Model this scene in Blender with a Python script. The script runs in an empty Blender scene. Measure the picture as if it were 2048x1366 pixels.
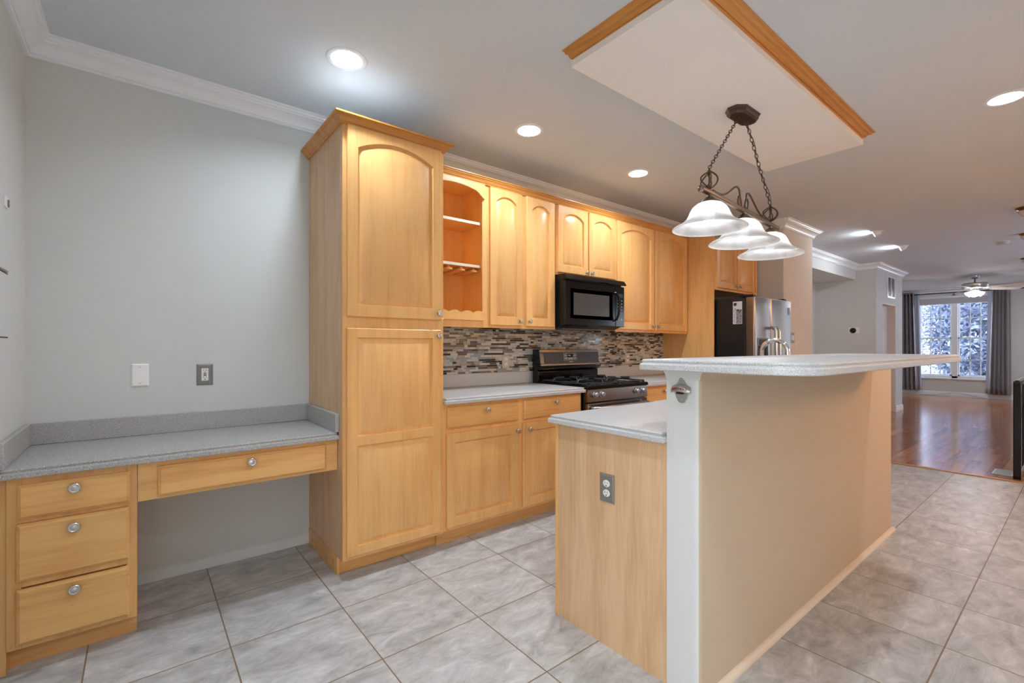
import bpy, bmesh, math, random
from mathutils import Vector, Matrix

S = bpy.context.scene
COL = S.collection
rnd = random.Random(7)

# ------------------------------------------------------------------ camera, sky, exposure
# X runs along the cabinet wall, D is the distance out from that wall (y = -D), Z is up.
cam_d = bpy.data.cameras.new('camera')
cam = bpy.data.objects.new('camera', cam_d)
COL.objects.link(cam)
cam.location = (0.4101, -3.0648, 1.2285)
cam.rotation_euler = (math.radians(90), 0, math.radians(-38.6945))
cam_d.sensor_width = 36.0
cam_d.lens = 929.67 * 36.0 / 2048.0
cam_d.shift_y = 9.9 / 2048.0
cam_d.clip_start = 0.02
cam_d.clip_end = 300
S.camera = cam

S.view_settings.view_transform = 'Standard'
S.view_settings.look = 'None'
S.view_settings.gamma = 1.0
S.view_settings.use_curve_mapping = False
S.view_settings.exposure = 2.8
S.cycles.use_denoising = True
S.cycles.max_bounces = 10
S.cycles.diffuse_bounces = 6
S.cycles.sample_clamp_indirect = 6.0
S.cycles.caustics_reflective = False
S.cycles.caustics_refractive = False

W = bpy.data.worlds.new('sky')
S.world = W
W.use_nodes = True
bg = W.node_tree.nodes['Background']
bg.inputs['Color'].default_value = (0.94, 0.965, 1.02, 1)
bg.inputs['Strength'].default_value = 1.0

CAN_POWER = 78.0       # emission strength of the ceiling can lenses
BULB_POWER = 4.8      # pendant bulbs
WARM = (1.0, 0.62, 0.33)
HC = 2.658             # ceiling height

# ------------------------------------------------------------------ helpers
WL = {}                # world location of every object built


def P(x, d, z):
    return Vector((x, -d, z))


class MB:
    """collects shapes into one bmesh"""

    def __init__(self):
        self.bm = bmesh.new()
        self.mi = 0

    def _f(self, vs):
        try:
            f = self.bm.faces.new(vs)
            f.material_index = self.mi
            return f
        except ValueError:
            return None

    def box(self, x0, x1, d0, d1, z0, z1):
        v = [self.bm.verts.new(P(x, d, z)) for z in (z0, z1) for d in (d0, d1) for x in (x0, x1)]
        for q in ((0, 1, 3, 2), (4, 6, 7, 5), (0, 4, 5, 1), (2, 3, 7, 6), (0, 2, 6, 4), (1, 5, 7, 3)):
            self._f([v[i] for i in q])
        return self

    def poly(self, pts):
        return self._f([self.bm.verts.new(p) for p in pts])

    def loops(self, loops, cap0=True, cap1=True, closed=True):
        rows = [[self.bm.verts.new(p) for p in lp] for lp in loops]
        n = len(rows[0])
        for a, b in zip(rows, rows[1:]):
            for i in range(n if closed else n - 1):
                j = (i + 1) % n
                self._f([a[i], a[j], b[j], b[i]])
        if cap0:
            self._f(list(reversed(rows[0])))
        if cap1:
            self._f(rows[-1])
        return self

    def prism(self, pts, axis_vec):
        """polygon of world points extruded along a vector"""
        a = [Vector(p) for p in pts]
        return self.loops([a, [p + Vector(axis_vec) for p in a]])

    def tube(self, pts, r, n=8, closed=False, radii=None, flat=1.0):
        pts = [Vector(p) for p in pts]
        m = len(pts)
        rows = []
        up = None
        for i, p in enumerate(pts):
            if closed:
                t = pts[(i + 1) % m] - pts[i - 1]
            else:
                t = pts[min(i + 1, m - 1)] - pts[max(i - 1, 0)]
            t.normalize()
            if up is None:
                up = Vector((0, 0, 1)) if abs(t.z) < 0.9 else Vector((1, 0, 0))
            s = t.cross(up)
            if s.length < 1e-6:
                s = t.orthogonal()
            s.normalize()
            up = s.cross(t).normalized()
            rr = radii[i] if radii else r
            rows.append([p + s * rr * math.cos(2 * math.pi * k / n) + up * rr * flat * math.sin(2 * math.pi * k / n) for k in range(n)])
        if closed:
            rows.append(rows[0])
            vr = [[self.bm.verts.new(q) for q in row] for row in rows[:-1]]
            vr.append(vr[0])
            for a, b in zip(vr, vr[1:]):
                for k in range(n):
                    j = (k + 1) % n
                    self._f([a[k], a[j], b[j], b[k]])
        else:
            self.loops(rows)
        return self

    def lathe(self, prof, origin, axis='z', n=24, sx=1.0, sy=1.0, cap=True):
        """prof = [(r, h)...]; axis: direction h grows"""
        o = Vector(origin)
        ax = {'z': (Vector((1, 0, 0)), Vector((0, 1, 0)), Vector((0, 0, 1))),
              '-z': (Vector((1, 0, 0)), Vector((0, -1, 0)), Vector((0, 0, -1))),
              'd': (Vector((1, 0, 0)), Vector((0, 0, 1)), Vector((0, -1, 0))),
              '-x': (Vector((0, 1, 0)), Vector((0, 0, 1)), Vector((-1, 0, 0)))}
        if isinstance(axis, str):
            u, v, w = ax[axis]
        else:
            w = Vector(axis).normalized()
            u = w.orthogonal().normalized()
            v = w.cross(u)
        rows = []
        for r, h in prof:
            r = max(r, 1e-4)
            rows.append([o + u * r * sx * math.cos(2 * math.pi * k / n) + v * r * sy * math.sin(2 * math.pi * k / n) + w * h for k in range(n)])
        return self.loops(rows, cap, cap)

    def build(self, name, mat, parent=None, origin=None, bevel=0.0, seg=2, smooth=35, kind=None):
        bm = self.bm
        bmesh.ops.recalc_face_normals(bm, faces=bm.faces)
        if parent is not None:
            o = WL[parent.name]
        elif origin is not None:
            o = Vector(origin)
        else:
            xs = [v.co for v in bm.verts]
            mn = Vector((min(c.x for c in xs), min(c.y for c in xs), min(c.z for c in xs)))
            mx = Vector((max(c.x for c in xs), max(c.y for c in xs), max(c.z for c in xs)))
            o = Vector(((mn.x + mx.x) / 2, (mn.y + mx.y) / 2, mn.z))
        bmesh.ops.translate(bm, verts=bm.verts, vec=-o)
        me = bpy.data.meshes.new(name)
        bm.to_mesh(me)
        bm.free()
        for m in (mat if isinstance(mat, (list, tuple)) else [mat]):
            me.materials.append(m)
        if smooth:
            for p in me.polygons:
                p.use_smooth = True
            me.set_sharp_from_angle(angle=math.radians(smooth))
        ob = bpy.data.objects.new(name, me)
        COL.objects.link(ob)
        WL[ob.name] = o
        if parent is not None:
            ob.parent = parent
        else:
            ob.location = o
        if bevel:
            b = ob.modifiers.new('bevel', 'BEVEL')
            b.width = bevel
            b.segments = seg
            b.limit_method = 'ANGLE'
            b.angle_limit = math.radians(40)
        if kind:
            ob['kind'] = kind
        return ob


def thing(name, label, cat, loc, group=None):
    o = bpy.data.objects.new(name, None)
    o.empty_display_size = 0.05
    COL.objects.link(o)
    o.location = Vector(loc)
    WL[o.name] = Vector(loc)
    o['label'] = label
    o['category'] = cat
    if group:
        o['group'] = group
    return o


def tag(o, label, cat, group=None):
    o['label'] = label
    o['category'] = cat
    if group:
        o['group'] = group
    return o


def copy_thing(root, delta, label=None, group=None):
    """a thing with its parts and sub-parts, moved by delta"""
    r = root.copy()
    COL.objects.link(r)
    r.location = root.location + Vector(delta)
    WL[r.name] = WL[root.name] + Vector(delta)
    if label:
        r['label'] = label
    if group:
        r['group'] = group
    for ch in list(root.children):
        c = ch.copy()
        COL.objects.link(c)
        c.parent = r
        WL[c.name] = WL[r.name]
        for g in list(ch.children):
            e = g.copy()
            COL.objects.link(e)
            e.parent = c
    return r


def bx(name, mat, b, parent=None, bevel=0.0, kind=None, seg=2):
    return MB().box(*b).build(name, mat, parent, bevel=bevel, kind=kind, seg=seg)


def inset(pts, d):
    """inset a counter-clockwise 2D polygon by d"""
    n = len(pts)
    out = []
    for i in range(n):
        a, b, c = pts[i - 1], pts[i], pts[(i + 1) % n]
        e1 = Vector((b[0] - a[0], b[1] - a[1])).normalized()
        e2 = Vector((c[0] - b[0], c[1] - b[1])).normalized()
        n1 = Vector((-e1.y, e1.x))
        n2 = Vector((-e2.y, e2.x))
        m = n1 + n2
        k = max(m.dot(n1), 0.35)
        m = m * (d / k)
        out.append((b[0] + m.x, b[1] + m.y))
    return out


def rounded(pts, rs, seg=8):
    """round the corners of a 2D polygon"""
    out = []
    n = len(pts)
    for i in range(n):
        r = rs[i]
        b = Vector(pts[i])
        if r <= 0:
            out.append(tuple(b))
            continue
        a, c = Vector(pts[i - 1]), Vector(pts[(i + 1) % n])
        u, v = (a - b).normalized(), (c - b).normalized()
        ang = math.acos(max(-1, min(1, u.dot(v))))
        t = r / math.tan(ang / 2)
        cen = b + (u + v).normalized() * (r / math.sin(ang / 2))
        p0, p1 = b + u * t, b + v * t
        a0 = math.atan2(p0.y - cen.y, p0.x - cen.x)
        a1 = math.atan2(p1.y - cen.y, p1.x - cen.x)
        da = (a1 - a0 + math.pi) % (2 * math.pi) - math.pi
        for k in range(seg + 1):
            q = a0 + da * k / seg
            out.append((cen.x + r * math.cos(q), cen.y + r * math.sin(q)))
    return out


EDGE = [(0.003, -0.038), (0.0, -0.035), (0.0, -0.0195), (0.0015, -0.0170), (0.0045, -0.0155), (0.0100, -0.0145), (0.0112, -0.0125),
        (0.0100, -0.0095), (0.0088, -0.0070), (0.0092, -0.0040), (0.0115, -0.0012), (0.0160, 0.0)]


def slab(mb, poly_xd, ztop, prof=EDGE, zs=1.0):
    """worktop: plan polygon in (X, D) with a moulded edge"""
    pts = [(x, -d) for x, d in poly_xd]
    area = sum(pts[i - 1][0] * pts[i][1] - pts[i][0] * pts[i - 1][1] for i in range(len(pts)))
    if area < 0:
        pts.reverse()
    lp = []
    for ins, z in prof:
        q = inset(pts, ins)
        lp.append([Vector((x, y, ztop + z * zs)) for x, y in q])
    mb.loops(lp)
    return mb


CROWN = [(0.0, -0.093), (0.013, -0.093), (0.0165, -0.088), (0.0125, -0.0815), (0.021, -0.0800), (0.0215, -0.0735), (0.026, -0.0640), (0.036, -0.0500),
         (0.050, -0.0385), (0.064, -0.0325), (0.0655, -0.0240), (0.074, -0.0235), (0.0790, -0.0150), (0.0790, -0.0115), (0.089, -0.0110), (0.089, 0.0), (0.0, 0.0)]


def sweep(mb, path_xd, side, prof, z0):
    """sweep (out, z) profile along a plan path; side=+1 -> 'out' is to the left of travel seen from above"""
    pts = [Vector((x, -d)) for x, d in path_xd]
    n = len(pts)
    rows = []
    for i in range(n):
        e1 = (pts[i] - pts[i - 1]).normalized() if i > 0 else None
        e2 = (pts[i + 1] - pts[i]).normalized() if i < n - 1 else None
        ns = [Vector((-e.y, e.x)) * side for e in (e1, e2) if e is not None]
        m = ns[0] + ns[-1]
        m = m / max(m.dot(ns[0]), 0.2)
        rows.append([Vector((pts[i].x + m.x * o, pts[i].y + m.y * o, z0 + z)) for o, z in prof])
    return mb.loops(rows)


# ------------------------------------------------------------------ materials
def srgb(r, g, b):
    f = lambda c: ((c / 255 + 0.055) / 1.055) ** 2.4 if c > 10 else c / 255 / 12.92
    return (f(r), f(g), f(b), 1)


def mat(name, col, rough=0.5, metal=0.0, spec=0.5, coat=0.0, emit=None, es=0.0, aniso=0.0):
    m = bpy.data.materials.new(name)
    m.use_nodes = True
    b = m.node_tree.nodes['Principled BSDF']
    b.inputs['Base Color'].default_value = col
    b.inputs['Roughness'].default_value = rough
    b.inputs['Metallic'].default_value = metal
    b.inputs['Specular IOR Level'].default_value = spec
    b.inputs['Coat Weight'].default_value = coat
    if aniso:
        b.inputs['Anisotropic'].default_value = aniso
    if emit:
        b.inputs['Emission Color'].default_value = emit
        b.inputs['Emission Strength'].default_value = es
    return m


def nodes(m):
    nt = m.node_tree
    return nt, nt.nodes, nt.links, nt.nodes['Principled BSDF']


def ramp(N, stops):
    r = N.new('ShaderNodeValToRGB')
    e = r.color_ramp.elements
    while len(e) < len(stops):
        e.new(0.5)
    for k, (p, c) in enumerate(stops):
        e[k].position = p
        e[k].color = c
    return r


def wood(name, light, dark, grain='z', rough=0.34, vary=0.10):
    m = mat(name, light, rough)
    nt, N, L, B = nodes(m)
    tc = N.new('ShaderNodeTexCoord')
    oi = N.new('ShaderNodeObjectInfo')
    add = N.new('ShaderNodeVectorMath')
    add.operation = 'ADD'
    mul = N.new('ShaderNodeVectorMath')
    mul.operation = 'SCALE'
    comb = N.new('ShaderNodeCombineXYZ')
    for s in ('X', 'Y', 'Z'):
        L.new(oi.outputs['Random'], comb.inputs[s])
    L.new(comb.outputs[0], mul.inputs[0])
    mul.inputs['Scale'].default_value = 17.0
    L.new(tc.outputs['Object'], add.inputs[0])
    L.new(mul.outputs[0], add.inputs[1])
    mp = N.new('ShaderNodeMapping')
    s = [9.0, 9.0, 9.0]
    s['xyz'.index(grain)] = 0.75
    mp.inputs['Scale'].default_value = s
    L.new(add.outputs[0], mp.inputs['Vector'])
    n1 = N.new('ShaderNodeTexNoise')
    n1.inputs['Scale'].default_value = 1.3
    n1.inputs['Detail'].default_value = 5
    n1.inputs['Distortion'].default_value = 0.9
    L.new(mp.outputs[0], n1.inputs['Vector'])
    n2 = N.new('ShaderNodeTexNoise')
    n2.inputs['Scale'].default_value = 9.0
    n2.inputs['Detail'].default_value = 3
    L.new(mp.outputs[0], n2.inputs['Vector'])
    mx = N.new('ShaderNodeMix')
    mx.inputs[0].default_value = 0.35
    L.new(n1.outputs['Fac'], mx.inputs[2])
    L.new(n2.outputs['Fac'], mx.inputs[3])
    r = ramp(N, [(0.30, dark), (0.56, light)])
    L.new(mx.outputs[0], r.inputs[0])
    hs = N.new('ShaderNodeHueSaturation')
    mr = N.new('ShaderNodeMapRange')
    mr.inputs[3].default_value = 1 - vary
    mr.inputs[4].default_value = 1 + vary * 0.4
    L.new(oi.outputs['Random'], mr.inputs[0])
    L.new(mr.outputs[0], hs.inputs['Value'])
    L.new(r.outputs[0], hs.inputs['Color'])
    L.new(hs.outputs[0], B.inputs['Base Color'])
    return m


def speckle(name, base, dark, lite, rough=0.35, scale=420.0):
    m = mat(name, base, rough)
    nt, N, L, B = nodes(m)
    tc = N.new('ShaderNodeTexCoord')
    n = N.new('ShaderNodeTexNoise')
    n.inputs['Scale'].default_value = scale
    n.inputs['Detail'].default_value = 1.5
    L.new(tc.outputs['Object'], n.inputs['Vector'])
    r = ramp(N, [(0.33, dark), (0.46, base), (0.57, base), (0.68, lite)])
    L.new(n.outputs['Fac'], r.inputs[0])
    L.new(r.outputs[0], B.inputs['Base Color'])
    return m


def paint(name, col, rough=0.75, bump=0.04):
    m = mat(name, col, rough, spec=0.3)
    nt, N, L, B = nodes(m)
    tc = N.new('ShaderNodeTexCoord')
    n = N.new('ShaderNodeTexNoise')
    n.inputs['Scale'].default_value = 160
    L.new(tc.outputs['Object'], n.inputs['Vector'])
    b = N.new('ShaderNodeBump')
    b.inputs['Strength'].default_value = bump
    b.inputs['Distance'].default_value = 0.002
    L.new(n.outputs['Fac'], b.inputs['Height'])
    L.new(b.outputs[0], B.inputs['Normal'])
    return m


M_WALL = paint('wall paint', srgb(212, 215, 214))
M_CEIL = paint('ceiling paint', srgb(217, 224, 231), 0.85)
M_COLP = paint('warm lit column front paint', srgb(214, 204, 192))  # beige partly holds the warm light falling on the column front
M_KNEE = paint('warm lit island wall paint', srgb(196, 179, 156))  # tan room side: warm light partly put into the wall colour
M_TRIM = mat('white trim paint', srgb(240, 245, 250), 0.3)
M_PANEL = paint('white ceiling panel paint', srgb(247, 247, 246), 0.85)
M_WOOD = wood('maple vertical grain', srgb(239, 187, 119), srgb(222, 164, 97), 'z')
M_WOODH = wood('maple horizontal grain', srgb(239, 186, 116), srgb(214, 152, 86), 'x')
M_WOODIN = wood('maple cabinet interior', srgb(242, 186, 106), srgb(230, 166, 84), 'z', 0.45)
M_WOODP = wood('pale maple end panel', srgb(222, 186, 146), srgb(198, 158, 116), 'z', 0.45)
M_WOODT = wood('orange maple trim', srgb(214, 150, 76), srgb(186, 122, 52), 'x', 0.35)
M_SHELF = mat('pale shelf edge', srgb(228, 215, 195), 0.5)
M_COUNT = speckle('light speckled laminate', srgb(196, 196, 196), srgb(150, 153, 158), srgb(224, 224, 224))
M_DESK = speckle('grey speckled laminate', srgb(176, 176, 174), srgb(128, 130, 132), srgb(208, 208, 206), 0.4, 330)
M_NICKEL = mat('satin nickel', srgb(205, 203, 200), 0.28, 1.0)
M_CHROME = mat('chrome', srgb(225, 225, 225), 0.08, 1.0)
M_STEEL = mat('brushed steel', srgb(146, 134, 124), 0.24, 1.0, aniso=0.6)
M_STEELD = mat('dark brushed steel', srgb(120, 118, 116), 0.3, 1.0)
M_STEELB = mat('bluish steel', srgb(178, 184, 196), 0.32, 1.0)
M_BLACK = mat('gloss black enamel', srgb(9, 8, 8), 0.15, spec=0.4)
M_BLACKM = mat('black plastic', srgb(14, 14, 15), 0.34, spec=0.35)
M_IRON = mat('cast iron', srgb(44, 46, 50), 0.32)
M_BRONZE = mat('oiled bronze', srgb(96, 84, 76), 0.34, 0.85)
M_BRONZEL = mat('brushed bronze bar', srgb(126, 110, 98), 0.3, 0.9)
M_BRASS = mat('antique brass', srgb(150, 108, 40), 0.3, 1.0)
M_WHITE = mat('white plastic', srgb(236, 236, 236), 0.35)
M_WHITEP = mat('white plate plastic', srgb(244, 245, 246), 0.4)
M_DARK = mat('dark slot', srgb(18, 18, 18), 0.6)
M_GAP = mat('shadow gap', srgb(70, 60, 52), 0.9)
M_RED = mat('red plastic', srgb(150, 30, 40), 0.4)
M_PEWTER = mat('pewter', srgb(140, 138, 135), 0.45, 0.35)
M_ALU = mat('cast aluminium', srgb(176, 174, 170), 0.38, 0.7)
M_SCREEN = mat('grey perforated window', srgb(66, 63, 60), 0.25)
M_GREYD = mat('dark grey panel', srgb(74, 74, 76), 0.3, 0.4)
M_MARK = mat('pale printed marks', srgb(190, 190, 190), 0.5)
M_STONE = mat('stone plate', srgb(198, 186, 170), 0.5)
M_LENS = mat('lit lens', srgb(255, 255, 255), 0.4, emit=(0.86, 0.965, 1.06, 1), es=CAN_POWER)
M_BULB = mat('lit bulb', srgb(255, 255, 255), 0.4, emit=(0.90, 0.97, 1.04, 1), es=BULB_POWER)
M_FANB = mat('lit fan bulb', srgb(255, 255, 255), 0.4, emit=(0.92, 0.97, 1.06, 1), es=230.0)
M_WARMB = mat('warm lit bulb', srgb(255, 240, 210), 0.4, emit=(1.0, 0.58, 0.28, 1), es=0.05)


def make_glass_shade():
    m = bpy.data.materials.new('alabaster glass')
    m.use_nodes = True
    nt = m.node_tree
    N, L = nt.nodes, nt.links
    N.clear()
    out = N.new('ShaderNodeOutputMaterial')
    tc = N.new('ShaderNodeTexCoord')
    ns = N.new('ShaderNodeTexNoise')
    ns.inputs['Scale'].default_value = 9
    ns.inputs['Detail'].default_value = 4
    ns.inputs['Distortion'].default_value = 1.0
    L.new(tc.outputs['Object'], ns.inputs['Vector'])
    r = ramp(N, [(0.35, srgb(222, 221, 219)), (0.65, srgb(246, 245, 244))])
    L.new(ns.outputs['Fac'], r.inputs[0])
    tr = N.new('ShaderNodeBsdfTranslucent')
    df = N.new('ShaderNodeBsdfDiffuse')
    gl = N.new('ShaderNodeBsdfGlossy')
    gl.inputs['Roughness'].default_value = 0.12
    tp = N.new('ShaderNodeBsdfTransparent')
    L.new(r.outputs[0], tr.inputs['Color'])
    L.new(r.outputs[0], df.inputs['Color'])
    a = N.new('ShaderNodeMixShader')
    a.inputs[0].default_value = 0.5
    L.new(tr.outputs[0], a.inputs[1])
    L.new(df.outputs[0], a.inputs[2])
    b = N.new('ShaderNodeMixShader')
    b.inputs[0].default_value = 0.10
    L.new(a.outputs[0], b.inputs[1])
    L.new(tp.outputs[0], b.inputs[2])
    c = N.new('ShaderNodeMixShader')
    c.inputs[0].default_value = 0.05
    L.new(b.outputs[0], c.inputs[1])
    L.new(gl.outputs[0], c.inputs[2])
    L.new(c.outputs[0], out.inputs['Surface'])
    return m


def make_pane(tint=(0.86, 0.91, 0.98, 1)):
    m = bpy.data.materials.new('window pane')
    m.use_nodes = True
    nt = m.node_tree
    N, L = nt.nodes, nt.links
    N.clear()
    out = N.new('ShaderNodeOutputMaterial')
    tp = N.new('ShaderNodeBsdfTransparent')
    tp.inputs['Color'].default_value = tint
    gl = N.new('ShaderNodeBsdfGlossy')
    gl.inputs['Roughness'].default_value = 0.02
    mx = N.new('ShaderNodeMixShader')
    mx.inputs[0].default_value = 0.06
    L.new(tp.outputs[0], mx.inputs[1])
    L.new(gl.outputs[0], mx.inputs[2])
    L.new(mx.outputs[0], out.inputs['Surface'])
    return m


M_SHADE = make_glass_shade()
M_PANE = make_pane()
M_PANEC = make_pane((0.92, 0.915, 0.895, 1))


def make_tile():
    m = mat('grey stone tile', srgb(190, 189, 187), 0.38)
    nt, N, L, B = nodes(m)
    tc = N.new('ShaderNodeTexCoord')
    sh = N.new('ShaderNodeMapping')
    sh.inputs['Location'].default_value = (-0.700, 0.412, 0)
    L.new(tc.outputs['Object'], sh.inputs['Vector'])
    br = N.new('ShaderNodeTexBrick')
    br.offset = 0.0
    br.squash = 1.0
    br.inputs['Scale'].default_value = 1.0
    br.inputs['Brick Width'].default_value = 0.455
    br.inputs['Row Height'].default_value = 0.455
    br.inputs['Mortar Size'].default_value = 0.0028
    br.inputs['Mortar Smooth'].default_value = 0.1
    br.inputs['Bias'].default_value = 0.0
    br.inputs['Color1'].default_value = (0, 0, 0, 1)
    br.inputs['Color2'].default_value = (1, 1, 1, 1)
    br.inputs['Mortar'].default_value = (0.5, 0.5, 0.5, 1)
    L.new(sh.outputs[0], br.inputs['Vector'])
    # every tile takes its own piece of the stone figure
    mul = N.new('ShaderNodeVectorMath')
    mul.operation = 'SCALE'
    mul.inputs['Scale'].default_value = 23.0
    L.new(br.outputs['Color'], mul.inputs[0])
    add = N.new('ShaderNodeVectorMath')
    L.new(tc.outputs['Object'], add.inputs[0])
    L.new(mul.outputs[0], add.inputs[1])
    mp = N.new('ShaderNodeMapping')
    mp.inputs['Rotation'].default_value = (0, 0, math.radians(-32))
    mp.inputs['Scale'].default_value = (2.6, 5.2, 1)
    L.new(add.outputs[0], mp.inputs['Vector'])
    n1 = N.new('ShaderNodeTexNoise')
    n1.inputs['Scale'].default_value = 2.2
    n1.inputs['Detail'].default_value = 9
    n1.inputs['Roughness'].default_value = 0.72
    n1.inputs['Distortion'].default_value = 0.6
    L.new(mp.outputs[0], n1.inputs['Vector'])
    r = ramp(N, [(0.28, srgb(136, 135, 134)), (0.46, srgb(173, 173, 172)), (0.58, srgb(192, 192, 192)), (0.74, srgb(224, 224, 224))])
    L.new(n1.outputs['Fac'], r.inputs[0])
    hs = N.new('ShaderNodeHueSaturation')
    mr = N.new('ShaderNodeMapRange')
    mr.inputs[3].default_value = 0.94
    mr.inputs[4].default_value = 1.05
    L.new(br.outputs['Color'], mr.inputs[0])
    L.new(mr.outputs[0], hs.inputs['Value'])
    L.new(r.outputs[0], hs.inputs['Color'])
    mx = N.new('ShaderNodeMix')
    mx.data_type = 'RGBA'
    L.new(br.outputs['Fac'], mx.inputs[0])
    L.new(hs.outputs[0], mx.inputs[6])
    mx.inputs[7].default_value = srgb(132, 112, 92)
    L.new(mx.outputs[2], B.inputs['Base Color'])
    bp = N.new('ShaderNodeBump')
    bp.invert = True
    bp.inputs['Strength'].default_value = 0.5
    bp.inputs['Distance'].default_value = 0.002
    L.new(br.outputs['Fac'], bp.inputs['Height'])
    L.new(bp.outputs[0], B.inputs['Normal'])
    return m


def make_hardwood():
    m = mat('polished cherry floorboards', srgb(150, 84, 48), 0.15)
    nt, N, L, B = nodes(m)
    tc = N.new('ShaderNodeTexCoord')
    mp0 = N.new('ShaderNodeMapping')
    mp0.inputs['Location'].default_value = (0.2, 0.03, 0)
    L.new(tc.outputs['Object'], mp0.inputs['Vector'])
    br = N.new('ShaderNodeTexBrick')
    br.offset = 0.37
    br.inputs['Scale'].default_value = 1.0
    br.inputs['Brick Width'].default_value = 0.95
    br.inputs['Row Height'].default_value = 0.083
    br.inputs['Mortar Size'].default_value = 0.0012
    br.inputs['Color1'].default_value = (0, 0, 0, 1)
    br.inputs['Color2'].default_value = (1, 1, 1, 1)
    br.inputs['Mortar'].default_value = (0, 0, 0, 1)
    L.new(mp0.outputs[0], br.inputs['Vector'])
    mp = N.new('ShaderNodeMapping')
    mp.inputs['Scale'].default_value = (1.2, 14, 1)
    L.new(mp0.outputs[0], mp.inputs['Vector'])
    n = N.new('ShaderNodeTexNoise')
    n.inputs['Scale'].default_value = 3
    n.inputs['Detail'].default_value = 5
    L.new(mp.outputs[0], n.inputs['Vector'])
    a = N.new('ShaderNodeMath')
    a.operation = 'MULTIPLY_ADD'
    a.inputs[1].default_value = 0.55
    L.new(br.outputs['Color'], a.inputs[0])
    s = N.new('ShaderNodeMath')
    s.operation = 'MULTIPLY'
    s.inputs[1].default_value = 0.45
    L.new(n.outputs['Fac'], s.inputs[0])
    L.new(s.outputs[0], a.inputs[2])
    r = ramp(N, [(0.1, srgb(152, 98, 68)), (0.45, srgb(172, 116, 82)), (0.8, srgb(196, 142, 102))])
    L.new(a.outputs[0], r.inputs[0])
    L.new(r.outputs[0], B.inputs['Base Color'])
    n3 = N.new('ShaderNodeTexNoise')
    n3.inputs['Scale'].default_value = 14
    L.new(tc.outputs['Object'], n3.inputs['Vector'])
    bp = N.new('ShaderNodeBump')
    bp.inputs['Strength'].default_value = 0.03
    bp.inputs['Distance'].default_value = 0.01
    L.new(n3.outputs['Fac'], bp.inputs['Height'])
    L.new(bp.outputs[0], B.inputs['Normal'])
    return m


M_TILE = make_tile()
M_FLOORW = make_hardwood()

# ------------------------------------------------------------------ the setting
XT = 6.61              # where the tiles end and the floorboards start
XW = 16.05             # window wall
DB = 4.75              # wall behind the camera side

bx('floor', M_TILE, (-0.1, XT, -0.1, DB, -0.1, 0), kind='structure').location
fl = COL.objects['floor']
# keep the tile grid on world coordinates
for v in fl.data.vertices:
    v.co += fl.location
fl.location = (0, 0, 0)
bx('floor_hardwood', M_FLOORW, (XT, XW + 0.2, -1.3, DB, -0.1, 0.0), kind='structure')
bx('trim_1', mat('oak threshold', srgb(176, 128, 74), 0.35), (XT - 0.028, XT + 0.012, 0.0, DB, 0.0, 0.010), bevel=0.004, kind='structure')

# the left wall opens for a glazed patio door, added unseen for ambient daylight
mb = MB()
mb.box(-0.12, 0, 0, 2.75, 0, HC)
mb.box(-0.12, 0, 4.35, DB, 0, HC)
mb.box(-0.12, 0, 2.75, 4.35, 2.15, HC)
mb.build('wall_left', M_WALL, kind='structure')
bx('wall_back', M_WALL, (-0.12, 6.08, -0.12, 0, 0, HC), kind='structure')
mb = MB()
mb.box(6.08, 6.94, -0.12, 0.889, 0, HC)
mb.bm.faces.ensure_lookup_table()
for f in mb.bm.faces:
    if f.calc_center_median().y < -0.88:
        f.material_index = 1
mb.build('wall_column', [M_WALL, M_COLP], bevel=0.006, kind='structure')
bx('wall_hall', M_WALL, (6.94, 10.25, -0.28, -0.16, 0, HC), kind='structure')
# closet block with a door recess (faces the room at D = 0.75)
mb = MB()
mb.box(10.25, 10.60, -0.28, 0.75, 0, HC)
mb.box(11.52, 12.0, -0.28, 0.75, 0, HC)
mb.box(10.60, 11.52, -0.28, 0.75, 2.0, HC)
mb.box(10.60, 11.52, -0.28, 0.58, 0, 2.0)
mb.build('wall_closet', M_WALL, kind='structure')
bx('wall_living', M_WALL, (12.0, XW, -1.2, -1.08, 0, HC), kind='structure')
bx('wall_closet_side', M_WALL, (11.9, 12.0, -1.08, -0.28, 0, HC), kind='structure')
# dropped soffit of the hall
bx('ceiling_soffit', M_WALL, (6.94, 10.25, -0.16, 0.46, 2.40, HC), kind='structure')

# window wall (two double windows: one in view, one further right)
mb = MB()
for a, b in ((-1.2, 0.235), (1.66, 3.0), (4.4, DB)):
    mb.box(XW, XW + 0.16, a, b, 0, HC)
for a, b in ((0.235, 1.66), (3.0, 4.4)):
    mb.box(XW, XW + 0.16, a, b, 0, 0.45)
    mb.box(XW, XW + 0.16, a, b, 2.50, HC)
mb.build('wall_window', M_WALL, kind='structure')

# wall on the camera side, with one window in the dining part
mb = MB()
for a, b in ((-0.12, 9.0), (11.0, XW + 0.16)):
    mb.box(a, b, DB, DB + 0.14, 0, HC)
mb.box(9.0, 11.0, DB, DB + 0.14, 0, 0.9)
mb.box(9.0, 11.0, DB, DB + 0.14, 2.1, HC)
mb.build('wall_front', M_WALL, kind='structure')

# ceiling with the round holes of the can lights
CANS = [(1.215, 0.745), (2.422, 0.733), (3.622, 0.720), (4.301, 2.754)]
CANS_ADDED = [(1.25, 2.754), (0.65, 4.0)]  # unseen can lights added for ambient light
HOLE_R = 0.078
bm = bmesh.new()
edges = []


def ring(pts):
    vs = [bm.verts.new(p) for p in pts]
    for a, b in zip(vs, vs[1:] + vs[:1]):
        edges.append(bm.edges.new((a, b)))


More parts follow.
